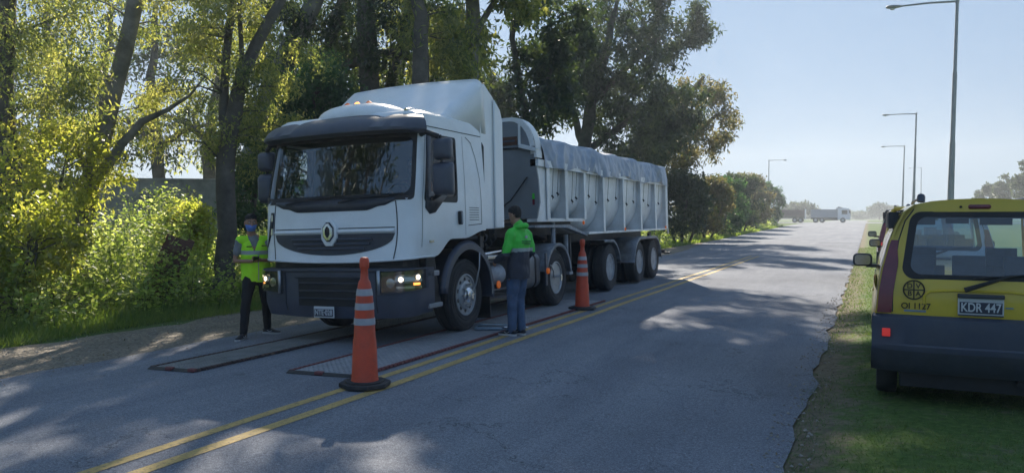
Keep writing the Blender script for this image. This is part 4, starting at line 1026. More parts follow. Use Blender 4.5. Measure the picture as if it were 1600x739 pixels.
wmat(-5.68, -4.78, 6.45, 14.3, 'grey studded mat with red edges under the near wheels of the truck', 'mat_top', .008)
wmat(-7.42, -6.74, 6.15, 14.3, 'dusty mat with dark edges under the far wheels of the truck', 'mat_dirty', .008)
sp = thing('scale_pad', 'flat metal scale pad with a bright handle on the road beside the front wheel', 'scale', (-4.92, 10.05, zroad(-4.9, 10) + .034), (0, 0, R(18)))
b = MB(); b.bx(-.30, .22, -.22, .22, 0, .045); b.bx(.22, .42, -.16, .16, 0, .03); b.build('pad', 'scale_blue', sp, bevel=.012)
b = MB(); b.tube([(.12, -.235, .05), (.15, -.28, .06), (.45, -.27, .06), (.48, -.22, .05)], .014, 8); b.bx(-.25, .2, -.2, -.14, .046, .052); b.bx(-.25, .2, .12, .18, .046, .052); b.build('handle', 'chrome', sp)
ca = MB(); ca.tube([(-4.62, 9.95, zroad(-4.6, 10) + .03), (-4.75, 10.5, zroad(-4.7, 10) + .02), (-4.72, 11.6, zroad(-4.7, 10) + .02), (-4.70, 13.2, zroad(-4.7, 13) + .02)], .008, 6)
tag(ca.build('scale_cable', 'black'), 'thin black cable lying on the road along the edge of the mat', 'cable')

# ------------------------------------------------------------------ street lamps
def lamp(X, Y, h, label, side=-1, lean=1.0):
    l = thing('street_lamp', label, 'street lamp', (X, Y, far(Y)), (0, R(lean), 0), 'street lamps along the road')
    h -= far(Y)
    b = MB(); b.tube([(0, 0, 0), (0, 0, 1.5), (0, 0, h * .45), (0, 0, h * .46), (0, 0, h * .72), (0, 0, h * .73), (0, 0, h)], [.13, .125, .10, .085, .08, .065, .055], 14); b.build('pole', 'pole', l)
    b = MB(); b.tube([(side * -.06, 0, h - .03), (side * 1.0, 0, h - .0), (side * 2.0, 0, h - .03)], [.042, .038, .034], 10); b.lathe([(.07, -.1), (.07, .06), (.03, .08)], (0, 0, h), 'z', 10); b.build('arm', 'pole', l)
    b = MB(); ll = []
    for f_, wy, wz in ((0, .05, .045), (.12, .10, .07), (.35, .14, .085), (.5, .12, .07), (.56, .04, .03)):
        ll.append([(side * (1.92 + f_), wy * math.cos(a), h - .035 + wz * math.sin(a) * (1 if math.sin(a) > 0 else .75)) for a in lin(0, 2 * math.pi, 13)[:-1]])
    b.loft(ll, True, True, True); b.build('lamp_head', 'pole', l, smooth=50)
    b = MB(); b.lathe([(.10, 0), (.085, -.05), (.001, -.075)], (side * 2.24, 0, h - .085), 'z', 14); b.build('lamp_glass', 'platewhite', l)
    return l
lamp(2.94 - .12, 34.3, 10.0, 'tallest street lamp, rising just behind the yellow van')
lamp(3.3 - .12, 70, 10.0, 'street lamp of middle height left of the tallest one')
lamp(3.6 - .12, 101, 10.0, 'third street lamp along the verge, smallest with an arm to the left')
lamp(-13.4, 118, 10.0, 'small hazy street lamp with its arm to the right, rising behind the end bushes', 1, 0)
lamp(10.2, 190, 12.5, 'very faint street lamp in the haze over the yellow van roof', -1, 0)

# ------------------------------------------------------------------ far lorry and its trailer on the crossing road
def far_wheels(par, xs_, y0, y1, r=.5):
    for x in xs_:
        for y in (y0, y1):
            b = MB(); b.lathe([(.25, -.14), (r - .03, -.15), (r, -.11), (r, .11), (r - .03, .15), (.25, .14)], (x, y, r), 'y', 20); w_ = b.build('wheel', 'rubber', par); b = MB(); b.lathe([(.27, -.02), (.2, 0), (.05, -.04)], (x, y + (-.14 if y < 1 else .14), r), 'y', 14); b.build('rim', 'rim', w_)
FY = 164
fl = thing('tipper_lorry', 'hazy grey tipper lorry crossing the far end of the road', 'truck', (-10.6, FY, far(FY) + .012))
b = MB(); b.prism([(0, 1.0), (4.7, 1.0), (4.75, 2.55), (-.05, 2.55)], 'y', 0, 2.4); b.build('tipper_body', 'far_grey', fl)
for x in lin(.1, 4.6, 6): b = MB(); b.bx(x - .04, x + .04, -.05, 0, 1.0, 2.6); b.build('body_rib', 'far_grey', fl)
b = MB(); b.bx(-.1, 4.8, -.06, 2.46, 2.52, 2.62); b.bx(4.7, 4.9, 0, 2.4, 1.0, 2.95); b.build('top_rail', 'far_grey', fl)
b = MB(); b.prism([(4.95, .55), (7.2, .55), (7.28, 1.5), (7.05, 2.65), (6.8, 2.85), (4.95, 2.9)], 'y', .02, 2.38); cb = b.build('cab', 'white', fl, bevel=.05)
b = MB(); b.bx(5.7, 6.7, .012, .03, 1.65, 2.45); b.prism([(7.27, 1.6), (7.30, 1.6), (7.10, 2.5), (7.07, 2.5)], 'y', .15, 2.2); b.build('windows', 'black', cb)
b = MB(); b.prism([(4.95, 2.88), (6.0, 2.92), (5.2, 3.15), (4.95, 3.15)], 'y', .3, 2.1); b.bx(7.0, 7.3, -.22, -.08, 1.9, 2.5); b.build('deflector_and_mirror', 'plastic2', fl)
b = MB(); b.bx(.0, 7.2, .4, 2.0, .65, 1.0); b.bx(1.8, 5.0, .1, 2.3, .45, .9); b.build('chassis_frame', 'chassis', fl)
far_wheels(fl, (.9, 4.6 * 0 + 2.1, 5.9), .12, 2.28)
ft = thing('drawbar_trailer', 'hazy dark red drawbar trailer behind the far lorry, half hidden by the bushes', 'trailer', (-19.3, FY, far(FY) + .012))
b = MB(); b.prism([(0, 1.25), (7.6, 1.25), (7.6, 2.55), (0, 2.55)], 'y', 0, 2.4); b.build('trailer_body', 'far_red', ft)
for x in lin(.1, 7.5, 9): b = MB(); b.bx(x - .04, x + .04, -.05, 0, 1.25, 2.58); b.build('body_rib', 'far_red', ft)
b = MB(); b.bx(7.6, 7.72, .0, 2.4, .6, 2.7); b.build('front_post', 'white', ft)
b = MB(); b.bx(0, 7.6, .5, 1.9, .9, 1.2); b.tube([(7.6, 1.2, .9), (8.7, 1.2, .85)], .06, 8); b.build('chassis_frame', 'chassis', ft)
far_wheels(ft, (.9, 2.0, 5.7, 6.8), .12, 2.28)

# ------------------------------------------------------------------ people
def etube(mb, pts, rads, n=16, ref=(1, 0, 0)):
    """closed tapered limb, elliptical sections: rads = (along ref, across)"""
    pts = [Vector(p) for p in pts]; rads = [r if isinstance(r, tuple) else (r, r) for r in rads]; L = len(pts); loops = []
    t0 = (pts[1] - pts[0]).normalized(); t1 = (pts[-1] - pts[-2]).normalized()
    P_ = [pts[0] - t0 * min(rads[0]) * k for k in (.98, .7)] + pts + [pts[-1] + t1 * min(rads[-1]) * k for k in (.7, .98)]
    Rr = [tuple(q * k for q in rads[0]) for k in (.15, .68)] + rads + [tuple(q * k for q in rads[-1]) for k in (.68, .15)]
    for i, p_ in enumerate(P_):
        t = (P_[min(i + 1, len(P_) - 1)] - P_[max(i - 1, 0)]).normalized(); a = Vector(ref); a = (a - t * a.dot(t)).normalized(); c_ = t.cross(a)
        loops.append([p_ + a * Rr[i][0] * math.cos(2 * math.pi * k / n) + c_ * Rr[i][1] * math.sin(2 * math.pi * k / n) for k in range(n)])
    mb.loft(loops, True, True, True)
def remesh(mb, vox, smooth_it=3):
    me = mb.mesh('tmp', 0); o = bpy.data.objects.new('tmp', me); COL.objects.link(o)
    m = o.modifiers.new('r', 'REMESH'); m.mode = 'VOXEL'; m.voxel_size = vox
    m = o.modifiers.new('s', 'SMOOTH'); m.factor = .5; m.iterations = smooth_it
    dg = bpy.context.evaluated_depsgraph_get(); dg.update(); ev = o.evaluated_get(dg); r = bpy.data.meshes.new_from_object(ev)
    bpy.data.objects.remove(o); return r
def join_meshes(name, meshes, mat, parent):
    bm = bmesh.new()
    for m_ in meshes: bm.from_mesh(m_)
    me = bpy.data.meshes.new(name); bm.to_mesh(me); bm.free(); me.shade_smooth(); me.materials.append(M[mat])
    o = bpy.data.objects.new(name, me); COL.objects.link(o); o.parent = parent; return o
def hand(mb, wrist, dirv, palmn, curl=.9, thumb=1):
    """palm and five fingers; dirv forearm direction, palmn palm normal"""
    d_ = Vector(dirv).normalized(); n_ = Vector(palmn); n_ = (n_ - d_ * n_.dot(d_)).normalized(); s_ = d_.cross(n_)
    w_ = Vector(wrist)
    etube(mb, [w_, w_ + d_ * .04, w_ + d_ * .085], [(.030, .018), (.040, .016), (.041, .014)], 12, ref=s_)
    for k, (off, ln) in enumerate(((-.030, .072), (-.010, .080), (.010, .075), (.029, .060))):
        p0 = w_ + d_ * .08 + s_ * off; a = 0; pts = [p0]; q = p0
        for seg, f_ in enumerate((.45, .32, .23)):
            a += curl * (.5 if seg == 0 else .6); q = q + (d_ * math.cos(a) + n_ * math.sin(a)) * ln * f_; pts.append(q)
        etube(mb, pts, [.0088, .0082, .0076, .0066], 8, ref=s_)
    t0 = w_ + d_ * .025 - s_ * .028 * thumb
    etube(mb, [t0, t0 - s_ * .025 * thumb + d_ * .025 + n_ * .012, t0 - s_ * .028 * thumb + d_ * .055 + n_ * .025], [.013, .010, .008], 8, ref=n_)
def head_parts(c, yaw, pitch=0):
    """head centred at c; faces local +y before yaw; returns transform and skin mesh"""
    Tm = Matrix.Translation(c) @ Matrix.Rotation(yaw, 4, 'Z') @ Matrix.Rotation(pitch, 4, 'X')
    mb = MB(); loops = []
    for z, rx, ryf, ryb, yc in ((-.118, .020, .02, .02, .060), (-.108, .042, .040, .04, .045), (-.085, .056, .062, .06, .028), (-.05, .066, .080, .072, .010), (-.01, .073, .088, .086, .002), (.03, .077, .092, .096, 0), (.07, .075, .086, .094, 0), (.10, .062, .066, .078, -.004), (.118, .038, .040, .05, -.006), (.125, .010, .01, .012, -.006)):
        loops.append([(rx * math.cos(a), yc + (ryf if math.sin(a) > 0 else ryb) * math.sin(a), z) for a in [2 * math.pi * k / 20 for k in range(20)]])
    mb.loft(loops, True, True, True)
    etube(mb, [(0, .088, .022), (0, .104, -.012), (0, .112, -.022)], [.009, .012, .013], 8)          # nose
    for s in (-1, 1):
        etube(mb, [(s * .012, .100, -.025), (s * .016, .094, -.027)], [.007, .006], 8)
        etube(mb, [(s * .074, -.005, .02), (s * .085, -.012, .005), (s * .080, -.006, -.03)], [(.008, .016), (.008, .018), (.006, .010)], 8)   # ears
        etube(mb, [(s * .015, .085, .040), (s * .045, .076, .040)], [.008, .008], 8)              # brow
    etube(mb, [(-.022, .084, -.058), (0, .090, -.056), (.022, .084, -.058)], [.007, .008, .007], 8)      # lips
    etube(mb, [(0, 0, -.05), (0, -.012, -.15)], [(.056, .058), (.056, .056)], 14)
    me = remesh(mb, .006, 2); me.transform(Tm); return Tm, me
def eyes(Tm, par):
    for s in (-1, 1):
        b = MB(); c = Tm @ Vector((s * .030, .079, .018)); b.lathe([(.001, -.010), (.009, -.006), (.012, 0), (.009, .006), (.001, .010)], c, 'z', 12); e = b.build('eye', 'platewhite', par, smooth=60)
        b = MB(); c = Tm @ Vector((s * .030, .0875, .018)); b.lathe([(.001, -.005), (.005, 0), (.001, .005)], c, 'z', 10); b.build('iris', 'black', e)
        b = MB(); etube(b, [Tm @ Vector((s * .016, .093, .036)), Tm @ Vector((s * .046, .082, .036))], [.0045, .0035], 6); b.build('eyebrow', 'hair', par)
def hairm(Tm, par, long=0):
    mb = MB(); loops = []
    for z, rx, rf, rb, yc in ((-.050, .050, -.045, .080, -.004), (-.020, .066, -.030, .094, 0), (.03, .081, .02, .101, 0), (.055, .081, .083, .101, 0), (.085, .077, .091, .097, 0), (.110, .064, .076, .083, 0), (.128, .042, .05, .055, -.004), (.135, .012, .012, .015, -.004)):
        loops.append([(rx * math.cos(a), yc + (rf if math.sin(a) > 0 else rb) * math.sin(a), z) for a in [2 * math.pi * k / 24 for k in range(24)]])
    mb.loft(loops, True, True, True)
    me = remesh(mb, .007, 1); me.transform(Tm)
    rr = random.Random(5)
    for v_ in me.vertices:
        v_.co += Vector((rr.uniform(-1, 1), rr.uniform(-1, 1), rr.uniform(-1, 1))) * .0034
    return join_meshes('hair', [me], 'hair', par)
def shoe(par, heel, yaw, L=.28):
    Tm = Matrix.Translation(heel) @ Matrix.Rotation(yaw, 4, 'Z')
    up = MB(); loops = []
    for y, hw, h0, h1 in ((-.065, .022, .02, .075), (-.05, .034, .02, .095), (0, .040, .02, .10), (.05, .042, .02, .085), (.11, .047, .02, .065), (.16, .047, .02, .052), (.195, .036, .02, .045), (.212, .014, .02, .034)):
        loops.append([Tm @ Vector((hw * math.cos(a), y, (h0 + h1) / 2 + (h1 - h0) / 2 * math.sin(a))) for a in [2 * math.pi * k / 16 for k in range(16)]])
    up.loft(loops, True, True, True); etube(up, [Tm @ Vector((0, -.01, .07)), Tm @ Vector((0, -.012, .115))], [(.040, .046), (.038, .044)], 14)
    s_ = up.build('shoe', 'shoe', par, smooth=60)
    so_ = MB(); ol = [(-.022, -.072), (.022, -.072), (.040, -.04), (.038, .03), (.050, .10), (.050, .16), (.036, .20), (.0, .222), (-.036, .20), (-.050, .16), (-.050, .10), (-.038, .03), (-.040, -.04)]
    vs = [Tm @ Vector((x, y, .002)) for x, y in ol] + [Tm @ Vector((x * .97, y, .030)) for x, y in ol]; n = len(ol)
    so_.add(vs, [tuple(range(n))[::-1], tuple(range(n, 2 * n))] + [(i, (i + 1) % n, n + (i + 1) % n, n + i) for i in range(n)]); so_.build('sole', 'sole', s_)
    b = MB(); b.tube([Tm @ Vector((.044, .02, .06)), Tm @ Vector((.048, .06, .04)), Tm @ Vector((.044, .10, .055))], .005, 5); b.tube([Tm @ Vector((-.044, .02, .06)), Tm @ Vector((-.048, .06, .04)), Tm @ Vector((-.044, .10, .055))], .005, 5); b.build('shoe_stripe', 'sole', s_)

def cloth_wr(me, amt, seed, sc=14):
    from mathutils import noise as mn
    for v_ in me.vertices:
        c = v_.co; n_ = mn.noise(Vector((c.x * sc, c.y * sc, c.z * sc * .8 + seed))); n2 = mn.noise(Vector((c.x * sc * 2.3, c.y * sc * 2.3, c.z * sc * 1.2 + seed + 9)))
        v_.co = c + v_.normal * (n_ * amt + n2 * amt * .5)
def split_by(me, fn):
    """faces whose centre satisfies fn, as a new mesh"""
    bm = bmesh.new(); bm.from_mesh(me); kill = [f for f in bm.faces if not fn(f.calc_center_median())]
    bmesh.ops.delete(bm, geom=kill, context='FACES'); r = bpy.data.meshes.new('part'); bm.to_mesh(r); bm.free(); return r
# --- man in the green jacket, back to the camera, looking at the wheel
mx, my = -4.40, 9.66
man = thing('person', 'man in green and navy jacket and jeans, back turned, beside the front wheel', 'person', (mx, my, zroad(mx, my) + .008), (0, 0, R(78)))
Tm, hm = head_parts(Vector((.0, .05, 1.665)), R(-6), R(-14))
bodyp = MB()
etube(bodyp, [(0, .01, .94), (0, 0, 1.1), (0, -.005, 1.3), (0, -.01, 1.42)], [(.15, .11), (.14, .10), (.17, .12), (.16, .09)]); etube(bodyp, [(0, -.01, 1.44), (0, .02, 1.56)], [.062, .056])
arms = {1: [(.185, -.01, 1.40), (.235, -.06, 1.14), (.20, .10, 1.02)], -1: [(-.185, -.01, 1.40), (-.27, .01, 1.13), (-.20, .22, 1.04)]}
legs = {1: [(.085, .0, .90), (.085, .04, .50), (.075, .0, .09)], -1: [(-.085, .0, .90), (-.075, .05, .50), (-.075, .05, .09)]}
for s in (-1, 1):
    etube(bodyp, arms[s], [.055, .042, .030]); etube(bodyp, legs[s], [.085, .06, .042])
hp = MB()
for s in (-1, 1):
    a = Vector(arms[s][2]); d_ = (a - Vector(arms[s][1])).normalized(); hand(hp, a - d_ * .01, d_, (-s * .8, .1, -.5), .8, s)
join_meshes('body', [remesh(bodyp, .014), hm, remesh(hp, .0045, 1)], 'skin', man)
eyes(Tm, man); hairm(Tm, man)
j = MB()
etube(j, [(0, .005, .72), (0, .0, .84), (0, .0, 1.0), (0, -.005, 1.15), (0, -.01, 1.32), (0, -.01, 1.43)], [(.195, .150), (.195, .150), (.188, .142), (.182, .134), (.205, .138), (.155, .100)], 24)
etube(j, [(-.17, -.01, 1.42), (.17, -.01, 1.42)], [.072, .072], 14, ref=(0, 0, 1))
etube(j, [(0, -.03, 1.45), (0, -.015, 1.525)], [(.098, .085), (.085, .080)], 18)
for s in (-1, 1): etube(j, [arms[s][0], (Vector(arms[s][0]) + Vector(arms[s][1])) / 2, arms[s][1], (Vector(arms[s][1]) + Vector(arms[s][2])) / 2, Vector(arms[s][2])], [.078, .070, .062, .055, .046], 16)
jm = remesh(j, .012, 3); cloth_wr(jm, .016, 2, 9)
def jsplit(c): return c.z > 1.21 if abs(c.x) < .20 or c.z > 1.24 else c.z > 1.155
green = split_by(jm, jsplit); navy = split_by(jm, lambda c: not jsplit(c) and c.z > .80)
jk = join_meshes('jacket', [green], 'hivis_green', man); jn = join_meshes('jacket_lower', [navy], 'navy', jk)
bandm = split_by(jm, lambda c: 1.165 < c.z < 1.215 and abs(c.x) < .205 and True)
for v_ in bandm.vertices: v_.co = v_.co + v_.normal * .004
join_meshes('reflective_band', [bandm], 'band', jk)
b = MB(); hd = []
for k in range(15):
    a = math.pi + math.pi * k / 14; hd.append((.098 * math.cos(a), -.035 + .085 * math.sin(a), 1.50 + .03 * math.sin(-a) ** 2))
b.tube(hd, [.02 + .016 * math.sin(math.pi * k / 14) for k in range(15)], 10); b.build('hood', 'hivis_green', jk, smooth=60)
def backpt(x, z, off=.012):
    best = min((v_ for v_ in jm.vertices if v_.co.y < -.05), key=lambda v_: (v_.co.x - x) ** 2 + (v_.co.z - z) ** 2); return Vector((x, best.co.y - off, z))
b = MB()
for z, x0, x1 in ((1.315, -.10, .10), (1.292, -.10, .10), (1.269, -.06, .10)):
    b.tube([backpt(x, z) for x in lin(x0, x1, 9)], .004, 4)
b.build('jacket_lettering', 'navy', jk); b = MB(); c_ = backpt(-.01, 1.37, .010); b.box(c_, (.05, .012, .035)); b.build('jacket_badge', 'band', jk)
tr = MB()
for s in (-1, 1):
    L_ = legs[s]; etube(tr, [L_[0], (Vector(L_[0]) + Vector(L_[1])) / 2, L_[1], (Vector(L_[1]) + Vector(L_[2])) / 2, Vector(L_[2]) + Vector((0, 0, .0))], [(.090, .098), (.084, .092), .072, .066, .062], 16)
etube(tr, [(0, 0, .86), (0, 0, .96)], [(.150, .105), (.145, .10)], 20)
tm_ = remesh(tr, .012, 2); cloth_wr(tm_, .014, 7, 10); join_meshes('jeans', [tm_], 'jeans', man)
shoe(man, Vector((.075, .0, 0)), R(-2)); shoe(man, Vector((-.075, .05, 0)), R(6))
# --- young man in the yellow vest, facing the camera, stepping
mx, my = -8.12, 8.60
man2 = thing('person', 'man in blue face mask and yellow hi-vis vest at the truck corner', 'person', (mx, my, zroad(mx, my) + .004), (0, 0, R(-132)))
hc = Vector((.075, .03, 1.60))
Tm, hm = head_parts(hc, R(4), R(-6))
bodyp = MB(); etube(bodyp, [(0, 0, .90), (.01, 0, 1.05), (.03, 0, 1.24), (.045, -.01, 1.36)], [(.140, .09), (.13, .085), (.155, .10), (.15, .08)]); etube(bodyp, [(.05, -.01, 1.38), (.07, .02, 1.50)], [.060, .054])
arms = {1: [(.22, -.01, 1.345), (.285, -.03, 1.07), (.07, .20, 1.075)], -1: [(-.145, -.01, 1.345), (-.22, .02, 1.07), (-.02, .22, 1.09)]}
legs = {1: [(.09, .02, .86), (.16, .16, .48), (.20, .24, .09)], -1: [(-.09, -.02, .86), (-.13, -.02, .48), (-.16, -.20, .10)]}
for s in (-1, 1):
    etube(bodyp, arms[s], [.050, .041, .028]); etube(bodyp, legs[s], [.082, .057, .04])
hp = MB()
for s in (-1, 1):
    a = Vector(arms[s][2]); d_ = (a - Vector(arms[s][1])).normalized(); hand(hp, a - d_ * .015, d_, (0, -.35, .9), .75, s)
join_meshes('body', [remesh(bodyp, .013), hm, remesh(hp, .0045, 1)], 'skin', man2)
man2.scale = (1.035,) * 3
eyes(Tm, man2); hairm(Tm, man2)
mk = MB(); loops = []
for z, rx, rf in ((-.118, .040, .068), (-.10, .058, .096), (-.060, .072, .118), (-.028, .078, .120), (-.016, .078, .106)):
    loops.append([Tm @ Vector((rx * math.cos(a), .0 + rf * math.sin(a), z)) for a in lin(R(8), R(172), 19)])
mk.loft(loops, False); mk.build('face_mask', 'mask', man2, smooth=80, solid=.004)
ve = MB(); etube(ve, [(0, 0, .70), (0, 0, .82), (.01, 0, .95), (.02, 0, 1.10), (.03, -.005, 1.24), (.04, -.01, 1.33)], [(.205, .150), (.205, .150), (.200, .146), (.188, .132), (.198, .135), (.175, .100)], 26)
etube(ve, [(-.14, -.01, 1.36), (.22, -.01, 1.36)], [.070, .070], 14, ref=(0, 0, 1)); etube(ve, [(.045, -.02, 1.36), (.06, -.01, 1.43)], [(.085, .075), (.070, .065)], 16)
vm_ = remesh(ve, .011, 2); cloth_wr(vm_, .014, 12, 9)
vneck = lambda c: not (c.y > 0 and abs(c.x - .04) < (c.z - 1.20) * .36 and c.z > 1.20) and c.z < 1.425 and c.z > .78 + .12 * c.x
vs_ = split_by(vm_, lambda c: vneck(c) and not (abs(c.z - 1.19) < .028))
bd = split_by(vm_, lambda c: abs(c.z - 1.19) < .030); sh2 = None
vest = join_meshes('vest', [vs_], 'hivis', man2); join_meshes('reflective_band', [bd], 'band', vest)
b = MB(); 
for z in lin(.86, 1.18, 2): pass
def frontpt(x, z, off=.008):
    best = min((v_ for v_ in vm_.vertices if v_.co.y > .04), key=lambda v_: (v_.co.x - x) ** 2 + (v_.co.z - z) ** 2); return Vector((x, best.co.y + off, z))
b.tube([frontpt(-.015, z, .003) for z in lin(.80, 1.17, 12)], .006, 5); b.build('vest_zip', 'band', vest)
b = MB()
for x0, z in ((.07, 1.275), (-.13, 1.285)): b.tube([frontpt(x, z) for x in lin(x0, x0 + .07, 5)], .007, 4)
b.build('vest_lettering', 'decal', vest)
st = MB()
for s in (-1, 1): etube(st, [arms[s][0], (Vector(arms[s][0]) * .45 + Vector(arms[s][1]) * .55)], [.068, .060], 14)
etube(st, [(.03, -.01, 1.2), (.045, -.01, 1.34), (.055, -.01, 1.42)], [(.165, .11), (.15, .092), (.070, .066)], 20)
stm = remesh(st, .012, 2); cloth_wr(stm, .01, 3, 9); join_meshes('shirt', [stm], 'greyshirt', man2)
tr = MB()
for s in (-1, 1):
    L_ = legs[s]; etube(tr, [L_[0], (Vector(L_[0]) + Vector(L_[1])) / 2, L_[1], (Vector(L_[1]) + Vector(L_[2])) / 2, Vector(L_[2])], [(.09, .098), (.082, .09), .068, .060, .052], 16)
etube(tr, [(0, 0, .82), (0, 0, .92)], [(.145, .10), (.14, .09)], 20)
tm_ = remesh(tr, .012, 2); cloth_wr(tm_, .010, 5, 10); join_meshes('trousers', [tm_], 'blacktrousers', man2)
shoe(man2, Vector((.20, .24, 0)), R(-28)); shoe(man2, Vector((-.16, -.20, .0)), R(52))
ph = MB(); ph.box((.03, .295, 1.105), (.075, .15, .012), Matrix.Rotation(R(32), 3, 'X')); po = ph.build('mobile_phone', 'phone', None, bevel=.004)
po.matrix_world = Matrix.Translation(man2.location) @ man2.rotation_euler.to_matrix().to_4x4() @ Matrix.Scale(1.035, 4); tag(po, 'dark mobile phone held in both hands by the man in the yellow vest', 'phone')
# --- driver seated in the cab
dr_ = thing('person', 'truck driver seated behind the side window, arm and shoulder showing', 'person', (TX + .58, TY - .28, TZ + 1.70), (0, 0, R(180)))
Tm, hm = head_parts(Vector((0, .04, .70)), R(-25), 0)
bp_ = MB(); etube(bp_, [(0, -.02, .08), (0, -.05, .3), (0, -.04, .48)], [(.16, .11), (.17, .12), (.16, .09)]); etube(bp_, [(0, -.03, .5), (0, 0, .62)], [.062, .056])
for s in (-1, 1):
    etube(bp_, [(s * .19, -.02, .46), (s * .28, .10, .26), (s * .18, .34, .30)], [.055, .045, .032])
    etube(bp_, [(s * .10, 0, .06), (s * .14, .38, .08)], [.085, .07])
hp = MB()
for s in (-1, 1): hand(hp, (s * .18, .33, .30), (-s * .2, 1, .1), (-s, 0, -.3), 1.1, s)
join_meshes('body', [remesh(bp_, .015), hm, remesh(hp, .005, 1)], 'skin', dr_); eyes(Tm, dr_); hairm(Tm, dr_)
sh_ = MB(); etube(sh_, [(0, -.02, .05), (0, -.05, .3), (0, -.04, .47)], [(.18, .13), (.19, .14), (.17, .10)], 20)
for s in (-1, 1): etube(sh_, [(s * .17, -.02, .46), (s * .25, .04, .34)], [.072, .062])
M['red_shirt'] = pm('faded_red_shirt_cloth', (.20, .07, .065), .85, 0, .2, 8)
join_meshes('shirt', [remesh(sh_, .014)], 'red_shirt', dr_)
tt = MB()
for s in (-1, 1): etube(tt, [(s * .10, -.02, .06), (s * .14, .40, .08)], [.095, .08]); etube(tt, [(s * .14, .42, .08), (s * .14, .46, -.30)], [.075, .055])
join_meshes('trousers', [remesh(tt, .015)], 'blacktrousers', dr_)
# ------------------------------------------------------------------ vegetation
M['bark_pale'] = pm('pale_bark', (.24, .22, .19), .9, 0, .35, 2.2, bmp=.5, bscale=9, dirt=(.05, .045, .038), dirt_amt=.8)
M['bark'] = pm('dark_bark', (.12, .105, .088), .95, 0, .35, 3, bmp=.6, bscale=10, dirt=(.03, .026, .02), dirt_amt=.7)
M['leaf_gum'] = leafm('gum_leaves', [(.035, .050, .022), (.055, .075, .025), (.085, .10, .03), (.12, .12, .035)], [(.16, .24, .05), (.36, .44, .08), (.64, .66, .12), (.88, .84, .20)])
M['leaf_dark'] = leafm('dark_leaves', [(.022, .036, .020), (.032, .050, .024), (.05, .07, .03)], [(.03, .06, .015), (.06, .10, .02), (.14, .18, .03)], tmix=.4)
M['leaf_green'] = leafm('green_leaves', [(.022, .055, .022), (.035, .085, .03), (.055, .11, .035)], [(.05, .14, .03), (.08, .20, .04), (.16, .30, .05)], tmix=.42)
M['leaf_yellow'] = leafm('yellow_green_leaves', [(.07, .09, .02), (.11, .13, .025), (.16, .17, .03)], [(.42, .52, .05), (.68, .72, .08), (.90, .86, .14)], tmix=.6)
M['leaf_brown'] = leafm('russet_leaves', [(.045, .058, .025), (.06, .070, .028), (.09, .080, .03), (.12, .12, .04)], [(.12, .16, .04), (.20, .22, .05), (.26, .20, .06), (.36, .32, .08)])
M['weed'] = leafm('weed_leaves', [(.06, .11, .022), (.10, .165, .034), (.15, .21, .055)], [(.42, .62, .08), (.70, .84, .14), (.92, .95, .34)], tmix=.55)
M['grass'] = leafm('grass_blades', [(.05, .09, .02), (.08, .14, .03), (.13, .17, .045)], [(.20, .36, .03), (.36, .52, .04), (.52, .60, .08)], tmix=.45)
M['verge_grass'] = leafm('verge_grass_blades', [(.035, .075, .018), (.06, .115, .025), (.12, .15, .045)], [(.10, .20, .03), (.20, .32, .04), (.30, .34, .08)], tmix=.35)
M['stem'] = pm('green_stem', (.07, .10, .03), .8, 0, .3, 3)

def leafmesh(name, P_, D, S, Lg, W, mat, parent=None, fold=.0):
    """P: base points (n,3); D: leaf direction; S: side vector; Lg, W: length and width"""
    n = len(P_); V = np.empty((n, 4, 3), np.float32)
    Lg = Lg[:, None]; W = W[:, None]
    V[:, 0] = P_; V[:, 1] = P_ + D * Lg * .42 + S * W * .5; V[:, 2] = P_ + D * Lg; V[:, 3] = P_ + D * Lg * .42 - S * W * .5
    me = bpy.data.meshes.new(name); me.vertices.add(n * 4); me.loops.add(n * 4); me.polygons.add(n)
    me.vertices.foreach_set('co', V.ravel()); me.loops.foreach_set('vertex_index', np.arange(n * 4, dtype=np.int32))
    me.polygons.foreach_set('loop_start', np.arange(0, n * 4, 4, dtype=np.int32)); me.polygons.foreach_set('loop_total', np.full(n, 4, np.int32))
    me.update(); me.validate(); me.materials.append(M[mat])
    o = bpy.data.objects.new(name, me); COL.objects.link(o); o.parent = parent; return o
def unit(a): return a / (np.linalg.norm(a, axis=1)[:, None] + 1e-9)
def rand_dirs(g, n): return unit(g.normal(size=(n, 3)))
